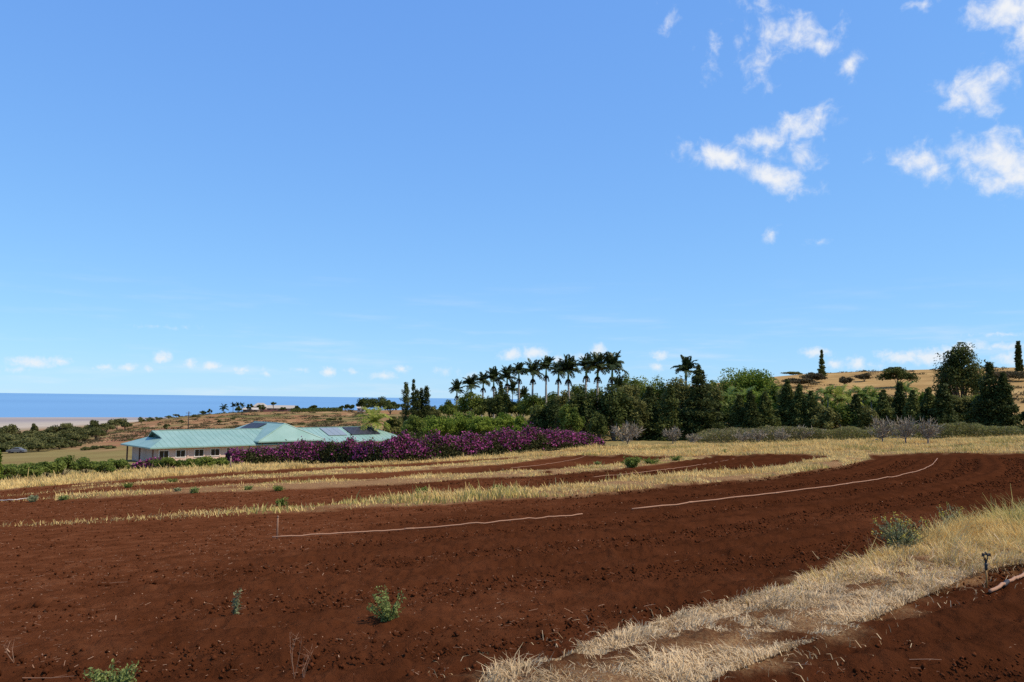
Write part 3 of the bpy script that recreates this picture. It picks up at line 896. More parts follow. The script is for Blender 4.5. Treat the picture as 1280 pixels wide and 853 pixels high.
# ------------------------------------------------------------------ clods, pebbles and straw bits lying on the soil
def clods():
    rng = np.random.default_rng(41)
    poly = np.array([at(-40, 850)[:2], at(-40, 612)[:2], at(640, 592)[:2], at(1320, 572)[:2], at(1320, 850)[:2]])
    n = 52000
    q = scatter(poly, n, rng, 1.35)
    sm = np.zeros(n, bool)
    for P in SP.values(): sm |= inside(q[:, 0], q[:, 1], P)
    q = q[~sm]
    t = 0.25 + 0.75 * tilled_full(q[:, 0], q[:, 1]); q = q[rng.random(len(q)) < t]; n = len(q)
    s = 0.007 + 0.022 * rng.random(n) ** 4 + 0.016 * rng.random(n) ** 20 + 0.0009 * np.hypot(q[:, 0], q[:, 1]) * rng.random(n) ** 2
    z = ground(q[:, 0], q[:, 1])
    octv = np.array([[1, 0, 0], [0, 1, 0], [-1, 0, 0], [0, -1, 0], [0, 0, 1], [0, 0, -1]], float)
    V = np.column_stack([q, z + s * .3])[:, None, :] + octv[None] * s[:, None, None] * rng.uniform(.55, 1.35, (n, 6, 1)) + rng.normal(size=(n, 6, 3)) * s[:, None, None] * .22
    f = np.array([[0, 1, 4], [1, 2, 4], [2, 3, 4], [3, 0, 4], [1, 0, 5], [2, 1, 5], [3, 2, 5], [0, 3, 5]])
    F = (np.arange(n)[:, None, None] * 6 + f[None]).reshape(-1, 3)
    tint = np.repeat(np.clip(.35 + .25 * rng.normal(size=n), 0, 1), 8)
    o = link('soil_clods', mesh('soil_clods', V.reshape(-1, 3), F, M['clod'], tint))
    tag(o, 'crumbled red soil clods strewn over the tilled field', 'soil', kind='stuff')
    # straw bits and dry stalk ends
    n = 26000
    q = scatter(poly, n, rng, 1.2)
    d = 1 - tilled_full(q[:, 0], q[:, 1]); k = rng.random(n) < 0.10 + 0.9 * d * sstep(.35, .6, fbm(q[:, 0] * .3, q[:, 1] * .3, 3, 88)); q = q[k]; n = len(q)
    L_ = rng.uniform(.008, .035, n) * (0.6 + 2.2 * rng.random(n) ** 6); a = rng.uniform(0, 6.28, n); z = ground(q[:, 0], q[:, 1]) + .025
    dv = np.stack([np.cos(a), np.sin(a), rng.normal(size=n) * .15], 1) * L_[:, None]
    sd = np.stack([-np.sin(a), np.cos(a), np.zeros(n)], 1) * rng.uniform(.0015, .004, n)[:, None] * (1 + np.hypot(q[:, 0], q[:, 1]) / 25)[:, None]
    c = np.column_stack([q, z])
    V = np.stack([c - dv - sd, c + dv - sd, c + dv + sd, c - dv + sd], 1).reshape(-1, 3)
    o = link('straw_litter', mesh('straw_litter', V, np.arange(4 * n).reshape(-1, 4), M['debris'], rng.random(n)))
    tag(o, 'short bits of straw and stalk littering the bare soil', 'litter', kind='stuff')


clods()

# ================================================================== THINGS
# ------------------------------------------------------------------ the long teal-roofed house
def build_house():
    u = np.array([.72, .694, 0]); w = np.array([-.694, .72, 0]); up = np.array([0, 0, 1.0])
    F0 = ray(190.6, 500) * 136; F0 = np.array([F0[0], 136.0, 0])
    ze, zr = EYE - 9.1, EYE - 6.5                                     # eave and ridge heights
    zg = EYE - 11.9
    e = empty('ranch_house', (F0[0], F0[1], zg), 'long low cream house with teal metal hip roofs behind the bougainvillea hedge', 'house')

    def P(a, b, z): return F0 + u * a + w * b + up * z - np.array([F0[0], F0[1], zg])
    Lh, D, hw = 54.0, 14.5, 7.25

    def slope(part, quads, th=0.14):
        for q in quads:
            q = [np.array(p, float) for p in q]
            part.poly(q)
            n = np.cross(q[1] - q[0], q[2] - q[0]); n /= np.linalg.norm(n)
            if n[2] < 0: n = -n
            lo = [p - n * th for p in q]
            part.poly(lo[::-1])
            for i in range(len(q)):
                j = (i + 1) % len(q); part.poly([q[i], lo[i], lo[j], q[j]])
    ga = 3.0                                                          # ridge starts here: gablet
    gz_ = zr - 1.25; gb = (gz_ - ze) / (zr - ze)                      # height where the hip meets the gablet
    r = MB()
    g0 = ga + 0.35
    slope(r, [
        [P(0, 0, ze), P(Lh, 0, ze), P(Lh - 5, hw, zr), P(ga - .3, hw, zr), P(g0, hw * gb, gz_)],      # front slope
        [P(Lh, D, ze), P(0, D, ze), P(g0, D - hw * gb, gz_), P(ga - .3, hw, zr), P(Lh - 5, hw, zr)],  # back slope
        [P(0, D, ze), P(0, 0, ze), P(g0, hw * gb, gz_), P(g0, D - hw * gb, gz_)],                      # left hip below the gablet
        [P(Lh, 0, ze), P(Lh, D, ze), P(Lh - 5, hw, zr)],
    ])
    roof = r.build('roof', M['roof'], e)
    v = MB()                                                          # dark louvred gablet, its ridge cap and seams
    gi = g0 + .5
    v.poly([P(gi, hw * gb * 1.02, gz_ + .02), P(gi, D - hw * gb * 1.02, gz_ + .02), P(gi, hw, zr - .18)])
    for k in range(5):
        t = k / 6 + .08
        v.box(P(gi - .05, hw, gz_ + t * .8), (.05, (D - 2 * hw * gb) * (1 - t) * .92, .05), u, w, up)
    v.build('gablet_vent', M['soffit'], roof)
    # standing seams and edge trim of the metal sheets
    s = MB()
    nf = unit(np.cross(u, P(0, hw, zr) - P(0, 0, ze))); nf = nf if nf[2] > 0 else -nf
    dn = P(0, hw, zr) - P(0, 0, ze); dl = np.linalg.norm(dn); dn = dn / dl
    for k in range(1, 52):
        a = k * 1.0 + .2
        t0 = 0.0 if a > 5 else 0.0
        t1 = 1.0 if ga < a < Lh - 5 else (gb if a < ga else (Lh - a) / 5)
        if a < ga: t1 = gb * a / g0
        m = P(a, 0, ze) + dn * dl * (t0 + t1) / 2 + nf * .02
        s.box(m, (.03, dl * (t1 - t0) - .1, .016), u, dn, nf)
    s.box(P(Lh / 2, hw, zr + .03), (Lh - 8, .35, .09), u, w, up)
    s.box(P(Lh / 2, -.03, ze - .10), (Lh + .1, .06, .22), u, w, up)
    s.box(P(-.03, D / 2, ze - .10), (.06, D + .1, .22), u, w, up)
    s.build('roof_seams', M['roof'], roof)

    # walls (inset under the eaves)
    wl = MB(); ov = 0.95; zt = ze - .22; hgt = zt - zg + .6
    wc = (zt + zg - .6) / 2
    a0 = 1.7                                                          # open lanai at the left end
    wl.box(P((a0 + Lh - ov) / 2, ov + .12, wc), (Lh - ov - a0, .24, hgt), u, w, up)
    wl.box(P((a0 + Lh - ov) / 2, D - ov - .12, wc), (Lh - ov - a0, .24, hgt), u, w, up)
    wl.box(P(a0 + .12, D / 2, wc), (.24, D - 2 * ov - .5, hgt), u, w, up)
    wl.box(P(Lh - ov - .12, D / 2, wc), (.24, D - 2 * ov - .5, hgt), u, w, up)
    wl.box(P((Lh) / 2, D / 2, zt - .02), (Lh - .3, D - .3, .06), u, w, up)          # soffit
    for a in np.arange(8.2, 24, 2.9): wl.box(P(a - 1.45, ov - .06, wc), (.22, .12, hgt - .1), u, w, up)
    wall = wl.build('wall', M['wall'], e)
    for b in (1.0, 7.2, 13.4):
        pm = MB(); pm.box(P(.8, b, wc), (.22, .22, hgt), u, w, up); pm.build('porch_post', M['post'], e)

    def solve(px):                                                   # position along the front wall seen at px
        t = ray(px, 560)[0]; o = F0 + w * ov
        return (t * o[1] - o[0]) / (u[0] - t * u[1])

    def opening(px, wid, hgt_, zc, name):
        a = solve(px)
        fr = MB(); y = ov - .045
        for dz in (-1, 1): fr.box(P(a, y, zc + dz * (hgt_ / 2 + .05)), (wid + .3, .09, .12), u, w, up)
        for da in (-1, 1): fr.box(P(a + da * (wid / 2 + .06), y, zc), (.12, .09, hgt_ - .02), u, w, up)
        if name == 'window': fr.box(P(a, y + .01, zc), (.05, .06, hgt_), u, w, up)
        f = fr.build('frame', M['white_trim'])
        g = MB(); g.box(P(a, ov - .015, zc), (wid, .03, hgt_), u, w, up)
        o = g.build(name, M['dark_glass'], e)
        f.parent = o
    for px in (205, 226, 249, 269): opening(px, 1.5, 1.15, ze - 1.22, 'window')
    opening(288, 1.35, 1.9, ze - 1.5, 'door')
    for px in (327, 352): opening(px, 1.5, 1.15, ze - 1.22, 'window')

    # taller centre block, ridge running back
    C1 = ray(323, 552) * 149.0
    ce, cr = EYE - 8.55, EYE - 5.44

    def Q(a, b, z): return np.array([C1[0], 149.0, 0]) + u * a + w * b + up * z - np.array([F0[0], F0[1], zg])
    W2, L2 = 14.0, 21.0
    c = MB()
    slope(c, [[Q(0, 0, ce), Q(W2, 0, ce), Q(W2 / 2, 3.3, cr)],
              [Q(0, L2, ce), Q(0, 0, ce), Q(W2 / 2, 3.3, cr), Q(W2 / 2, L2 - 5, cr)],
              [Q(W2, 0, ce), Q(W2, L2, ce), Q(W2 / 2, L2 - 5, cr), Q(W2 / 2, 3.3, cr)],
              [Q(W2, L2, ce), Q(0, L2, ce), Q(W2 / 2, L2 - 5, cr)]])
    croof = c.build('centre_roof', M['roof'], e)
    k = MB()
    for A, B in ((Q(0, 0, ce), Q(W2 / 2, 3.3, cr)), (Q(W2, 0, ce), Q(W2 / 2, 3.3, cr)), (Q(W2 / 2, 3.3, cr), Q(W2 / 2, L2 - 5, cr))):
        k.tube([A + up * .03, B + up * .03], .11, 6)
    k.box(Q(W2 / 2, -.03, ce - .1), (W2 + .1, .06, .22), u, w, up); k.box(Q(-.03, L2 / 2, ce - .1), (.06, L2 + .1, .22), u, w, up)
    k.build('hip_cap', M['roof'], croof)
    cw = MB(); cw.box(Q(W2 / 2, L2 / 2, (ce - .2 + zg - .6) / 2), (W2 - 1.8, L2 - 1.8, ce - .2 - zg + .6), u, w, up)
    cw.build('centre_wall', M['wall'], e)
    # panels
    lay = unit(Q(W2 / 2, 5, cr) - Q(0, 5, ce)); nl = unit(np.cross(w, lay)); nl = nl if nl[2] > 0 else -nl
    s1 = MB(); mid = (Q(W2 / 2, 0, cr) + Q(0, 0, ce)) / 2
    s1.box(mid + w * 12.6 + lay * 1.6 + nl * .12, (6.4, 3.2, .08), w, lay, nl)
    o = s1.build('solar_panel', M['solar'], e)
    kf = unit(P(0, hw, zr) - P(0, 0, ze)); run = np.linalg.norm(P(0, hw, zr) - P(0, 0, ze))

    def on_front(px0, px1, t0, t1, mat, name, n):
        def sa(px, t):
            tt = ray(px, 537)[0]; o_ = P(0, 0, ze) + kf * run * t + np.array([F0[0], F0[1], zg])
            return (tt * o_[1] - o_[0]) / (u[0] - tt * u[1])
        a0_, a1_ = sa(px0, (t0 + t1) / 2), sa(px1, (t0 + t1) / 2); wd = (a1_ - a0_) / n
        for i in range(n):
            b = MB(); b.box(P(0, 0, ze) + u * (a0_ + wd * (i + .5)) + kf * run * (t0 + t1) / 2 + nf * .12, (wd * .96, run * (t1 - t0), .08), u, kf, nf)
            b.build(name, M[mat], e)
    on_front(405, 428, .40, .93, 'solar_pale', 'solar_collector', 3)
    on_front(433, 470, .42, .95, 'solar', 'solar_panel', 1)


build_house()


# ------------------------------------------------------------------ bougainvillea hedge and the smaller one by the house
def hedge(name, base, tops, width, label, cat, seed, nleaf, nflow, leaf=.16, parts=('foliage', 'blossom'), dz=0.0, mats=('boug_leaf', 'boug_flower'), fthr=.46, hfac=.86):
    rng = np.random.default_rng(seed)
    B = np.array([at(*p) for p in base]); seg = np.hypot(*np.diff(B[:, :2], axis=0).T); cum = np.concatenate([[0], np.cumsum(seg)])
    bx = np.array([p[0] for p in base])
    n = nleaf + nflow
    t = rng.random(n) * cum[-1]
    cx = np.interp(t, cum, B[:, 0]); cy = np.interp(t, cum, B[:, 1]); pxx = np.interp(t, cum, bx)
    ytop = np.interp(pxx, [p[0] for p in tops], [p[1] for p in tops])
    zt = np.array([EYE + ray(640, 0)[2] * 0] * n)
    hz = horizon(pxx); zt = EYE - (ytop - hz) / FPX * cy
    g = ground(cx, cy); Ht = np.maximum(zt - g, .4)
    lump = 0.66 + 0.56 * fbm(t * .55, t * 0 + seed, 3, seed)
    Ht = Ht * lump + 0
    dirx = np.gradient(B[:, 0]); diry = np.gradient(B[:, 1])
    tx = np.interp(t, cum, dirx); ty = np.interp(t, cum, diry); nn = np.hypot(tx, ty); nx, ny = -ty / nn, tx / nn
    # surface of a bushy ridge: front (towards the camera), top and back; a share of the leaves inside
    th = rng.random(n) ** .8 * math.pi * 0.98 + .02
    rr = 1 - 0.45 * rng.random(n) ** 2.2
    sprout = 1 + 0.12 * np.maximum(0, rng.normal(size=n)) * (rng.random(n) < .25)
    bump = 0.84 + .34 * fbm(t * 1.1, th * 2.2 + 9, 3, seed + 4)
    off = np.cos(th) * width / 2 * rr * bump
    zz = np.sin(th) ** .75 * Ht * rr * sprout * bump * hfac + rng.random(n) * .1
    C = np.stack([cx - nx * off + nx * width / 2, cy - ny * off + ny * width / 2, g + zz], 1)
    C += rng.normal(size=(n, 3)) * .10
    # flowers come in drifts, few near the foot
    drift = fbm(t * .42 + 3, zz * .7 + seed, 3, seed + 8) + .36 * (zz / Ht - .55) + .16 * fbm(t * 1.7, zz * 1.7, 2, seed + 11)
    isf = np.zeros(n, bool); idx = rng.permutation(n)
    cand = idx[(drift[idx] + .06 * rng.normal(size=n)) > fthr][:nflow]; isf[cand] = True
    org = B[len(B) // 2]
    e = empty(name, org, label, cat)
    bias = np.stack([-nx * -np.cos(th), -ny * -np.cos(th), np.sin(th)], 1) * .8
    k = ~isf
    link(parts[0], leaf_mesh(parts[0], C[k] - org, leaf * rng.uniform(.6, 1.3, k.sum()), M[mats[0]], np.clip(.38 + .3 * rng.normal(size=k.sum()) + .2 * (zz[k] / Ht[k] - .5), 0, 1), rng, bias=bias[k]), e)
    if isf.sum():
        link(parts[1], leaf_mesh(parts[1], C[isf] - org + np.array([0, -.06, .05]), leaf * .95 * rng.uniform(.5, 1.2, isf.sum()), M[mats[1]], np.clip(.4 + .3 * rng.normal(size=isf.sum()), 0, 1), rng, bias=bias[isf], aspect=.7), e)
    b = MB()
    for q in np.linspace(.04, .96, max(3, int(cum[-1] / 4.5))):
        b = MB()
        s = q * cum[-1]; x = np.interp(s, cum, B[:, 0]); y = np.interp(s, cum, B[:, 1]); z = gz(x, y)
        p0 = np.array([x, y + width * .4, z - .1]) - org
        for j in range(3):
            b.tube([p0, p0 + np.array([rng.normal() * .4, rng.normal() * .3, .9]), p0 + np.array([rng.normal() * .9, rng.normal() * .5, 1.7])], [.05, .035, .012], 5, False)
        b.build('stem', M['bark'], e)
    return e


hedge('bougainvillea_hedge', [(292, 584), (350, 582), (400, 581), (480, 580), (560, 575.5), (640, 569), (700, 564), (757, 558.5)],
      [(290, 566), (300, 559), (325, 556), (365, 551), (421, 548.5), (480, 545.5), (560, 541), (650, 537), (690, 535), (720, 538), (745, 543), (760, 550)], 3.2,
      'long dark hedge of bougainvillea covered in magenta flowers', 'hedge', 5, 85000, 30000, .15, fthr=.50)
hedge('bougainvillea_bush', [(160, 590), (176, 589), (200, 588)], [(158, 585), (174, 575), (188, 573), (203, 582)], 2.6,
      'small magenta bougainvillea at the left corner of the teal roofed house', 'bush', 6, 5000, 2000, .14, fthr=.47)
# low green shrubs in front of the house and along the field's left edge
SHRUBS = [
    (214, 588, 572, 34, 'mid', 'rounded dark green shrub under the two left windows of the house'),
    (240, 587, 571.5, 34, 'mid', 'rounded dark green shrub under the middle window of the house'),
    (262, 586, 569, 30, 'mid', 'dark green shrub under the fourth house window'),
    (281, 585, 572, 22, 'mid', 'low green shrub below the dark door of the house'),
    (148, 592, 576, 22, 'green_shrub', 'light green shrub beside the porch post of the house'),
    (136, 595, 578, 18, 'green_shrub', 'light green shrub growing just left of the thin fence post'),
    (112, 595, 574, 24, 'green_shrub', 'tall light green shrub with a gap on each side at the field edge'),
    (84, 598, 574, 24, 'green_shrub', 'bushy green shrub tallest of the left field edge row'),
    (64, 600, 580, 26, 'green_shrub', 'green shrub in the middle of the left field edge row'),
    (44, 602, 579, 26, 'green_shrub', 'green shrub third from the left in the field edge row'),
    (24, 603, 583, 26, 'green_shrub', 'low green shrub second from the left in the field edge row'),
    (4, 606, 583, 30, 'green_shrub', 'low spreading green shrub at the far left end of the field edge row'),
]
for i, (px, base, top, wpx, mt, lb) in enumerate(SHRUBS):
    dep = at(px, base)[1]
    broadleaf('green_shrub', px, top - (5 if mt == 'green_shrub' else 1), dep, wpx * (1.55 if mt == 'green_shrub' else 1.2), mt, lb, 'shrub', 'shrubs along the field edge', .02, 16, 2000, .12, 40 + i, parts=True)
broadleaf('leafy_bush', -3, 555, 62, 24, 'lush', 'bright leafy bush cut by the left edge above the field shrubs', 'shrub', None, .05, 14, 1800, .11, 60)


# ------------------------------------------------------------------ royal palms
ROW = [(571, 476, 300), (587.5, 469, 290), (602.5, 466, 280), (617.5, 461, 270), (634, 457.5, 262), (649, 452.5, 252), (665, 449, 243), (682.5, 446, 234),
       (697, 451, 240), (713, 446, 216), (730, 444, 207), (747, 442, 198), (764, 440, 190)]
WORDS = ['lowest royal palm at the left end', 'second royal palm from the left end', 'third royal palm from the left end', 'fourth royal palm from the left end', 'fifth royal palm from the left end',
         'sixth royal palm from the left end', 'middle royal palm', 'sixth royal palm from the right end', 'shorter royal palm fifth from the right end', 'fourth royal palm from the right end', 'third royal palm from the right end',
         'second royal palm from the right end', 'tallest royal palm at the right end']
for i, ((px, top, dep), wd) in enumerate(zip(ROW, WORDS)):
    palm('royal_palm', px, top, dep, wd + ' of the long palm row', 'row of tall royal palms', i, FL=4.25 * (1 + .12 * math.sin(i * 2.3)), n=26, lean=RNG.normal() * .022)
palm('royal_palm', 857.5, 446, 175, 'lone royal palm rising beside the tall Norfolk pine', None, 40, FL=3.7, n=20, fruit=False)
for i, (px, top, dep, FL, kit, lb, shaft) in enumerate([
    (468, 508, 175, 4.0, YELLOW, 'young yellow green coconut palm behind the solar panels', False),
    (503, 523, 190, 3.0, GREENF, 'low green palm in front of the dark cypress group', False),
    (578, 496, 270, 3.2, YELLOW, 'pale leaved palm under the left end of the royal palm row', False),
    (640, 479, 285, 3.2, ROYAL, 'dark shorter palm standing behind the fifth royal palm', False),
    (655, 487, 285, 3.2, ROYAL, 'dark drooping palm lower than its neighbours behind the row', False),
    (772, 474, 180, 2.6, ROYAL, 'low dark palm just right of the royal palm row', False),
    (1034, 482, 145, 2.3, GREENF, 'green feather palm at the left of the palm cluster before the golden hill', False),
    (1050, 481, 144, 2.6, YELLOW, 'bright yellow green palm with pale thin trunk in the cluster', False),
    (1062, 485, 143, 2.5, YELLOW, 'yellow green palm leaning right in the middle of the cluster', False),
    (1078, 482, 146, 2.5, GREENF, 'green palm right of the bright yellow green cluster palms', False),
    (1090, 485, 145, 2.3, GREENF, 'rightmost green palm of the cluster before the golden hill', False),
    (1021, 487, 147, 2.2, GREENF, 'low green palm between conifers and the palm cluster', False),
    (1134, 476, 150, 2.2, GREENF, 'green palm crown showing above the row of dark conifers', False),
    (913, 482, 151, 2.6, GREENF, 'broad leaved green palm in front of the large leafy tree', False),
    (934, 484, 150, 2.4, GREENF, 'silvery green palm below the crown of the large leafy tree', False),
    (902, 492, 150, 2.2, GREENF, 'low green palm beside the tall Norfolk pine', False)]):
    palm('feather_palm', px, top - 3, dep, lb, None, 60 + i, FL=FL * 1.2, n=22, fruit=False, kit=kit, shaft=shaft, lean=RNG.normal() * .03, trunk_r=.14)

# ------------------------------------------------------------------ conifers
CON = [
    (507.5, 477, 210, 17, 'conifer2', 'cypress', 'tall narrow cypress at the left of the cypress group', .6, .1),
    (516.5, 474, 215, 14, 'conifer', 'cook_pine', 'layered pine with a knobbed tip rising out of the cypress group', .75, .05),
    (521, 486, 206, 15, 'conifer', 'cypress', 'dark cypress in the middle of the cypress group', .6, .1),
    (526.5, 485, 208, 13, 'conifer', 'cypress', 'thin dark cypress second from the right in the cypress group', .6, .1),
    (533, 482, 207, 15, 'conifer', 'cypress', 'dark cypress at the right of the cypress group', .6, .1),
    (873.5, 457, 140, 52, 'conifer', 'norfolk_pine', 'tall dark layered pine with spreading base beside the lone royal palm', .8, .2),
    (838, 482, 140, 36, 'conifer2', 'dark_conifer', 'dark conifer just left of the tall Norfolk pine', .8, .2),
    (812, 484, 142, 44, 'conifer', 'dark_conifer', 'broad dark conifer behind the large bare grey bush', .8, .2),
    (626, 477, 275, 12, 'conifer', 'cypress', 'narrow dark cypress between the royal palm trunks', .7, .1),
    (984, 474, 145, 30, 'conifer2', 'dark_conifer', 'pointed dark conifer right of the large leafy tree', .8, .2),
    (999, 481, 143, 26, 'conifer2', 'dark_conifer', 'dark conifer beside the pointed one below the golden hill', .8, .2),
    (956, 490, 140, 30, 'conifer2', 'dark_conifer', 'small dark conifer below the right side of the large leafy tree', .8, .2),
    (938, 489, 138, 28, 'conifer', 'dark_conifer', 'small dark conifer below the middle of the large leafy tree', .8, .2),
    (924, 494, 140, 26, 'conifer2', 'dark_conifer', 'small dark conifer below the left side of the large leafy tree', .8, .2),
    (1014, 489, 142, 24, 'conifer2', 'dark_conifer', 'dark conifer left of the palm cluster', .8, .2),
    (1070, 493, 138, 24, 'conifer', 'dark_conifer', 'dark conifer in front of the palm cluster', .8, .2),
    (1104, 488, 140, 24, 'conifer2', 'dark_conifer', 'first dark conifer right of the palm cluster', .8, .2),
    (1125, 478, 142, 26, 'conifer', 'dark_conifer', 'taller dark conifer under the round ridge tree', .8, .2),
    (1141, 488, 138, 22, 'conifer2', 'dark_conifer', 'slim dark conifer right of the taller one under the ridge tree', .8, .2),
    (1161, 485, 140, 26, 'conifer2', 'dark_conifer', 'dark conifer behind the bare purple grey trees', .8, .2),
    (1179, 480, 136, 36, 'conifer', 'dark_conifer', 'broad blackish conifer below the big tree on the slope', .7, .2),
    (1238, 453, 142, 44, 'conifer', 'dark_conifer', 'tall dark conifer at the right foot of the big tree', .8, .2),
    (1255, 466, 140, 34, 'conifer', 'dark_conifer', 'dark conifer at the right end of the tree line', .8, .2),
    (1028, 436.5, 420, 9.5, 'conifer2', 'cook_pine', 'solitary slender pine standing on the golden ridge', .95, .02),
    (1275, 426.5, 400, 8, 'conifer', 'cypress', 'solitary pencil thin cypress on the ridge at the right edge', .6, .05),
]
for i, (px, top, dep, wpx, mt, nm, lb, pw, dr) in enumerate(CON):
    slim = nm in ('cypress', 'cook_pine')
    nl = (900 if px == 1028 else 2600) if slim else int(3000 + 75 * wpx); wpx = wpx * (1.0 if dep > 350 or slim else 1.32)
    lay = .8 if nm in ('norfolk_pine', 'cook_pine') else .35
    conifer(nm, px, top, dep, wpx, mt, lb, None, i, 24 if slim else 17, nl, (.24 if slim else .30) * (1.5 if dep > 350 else 1) * max(1, dep / 210) , .45 if nm == 'cypress' else pw, .03, dr, layered=lay)

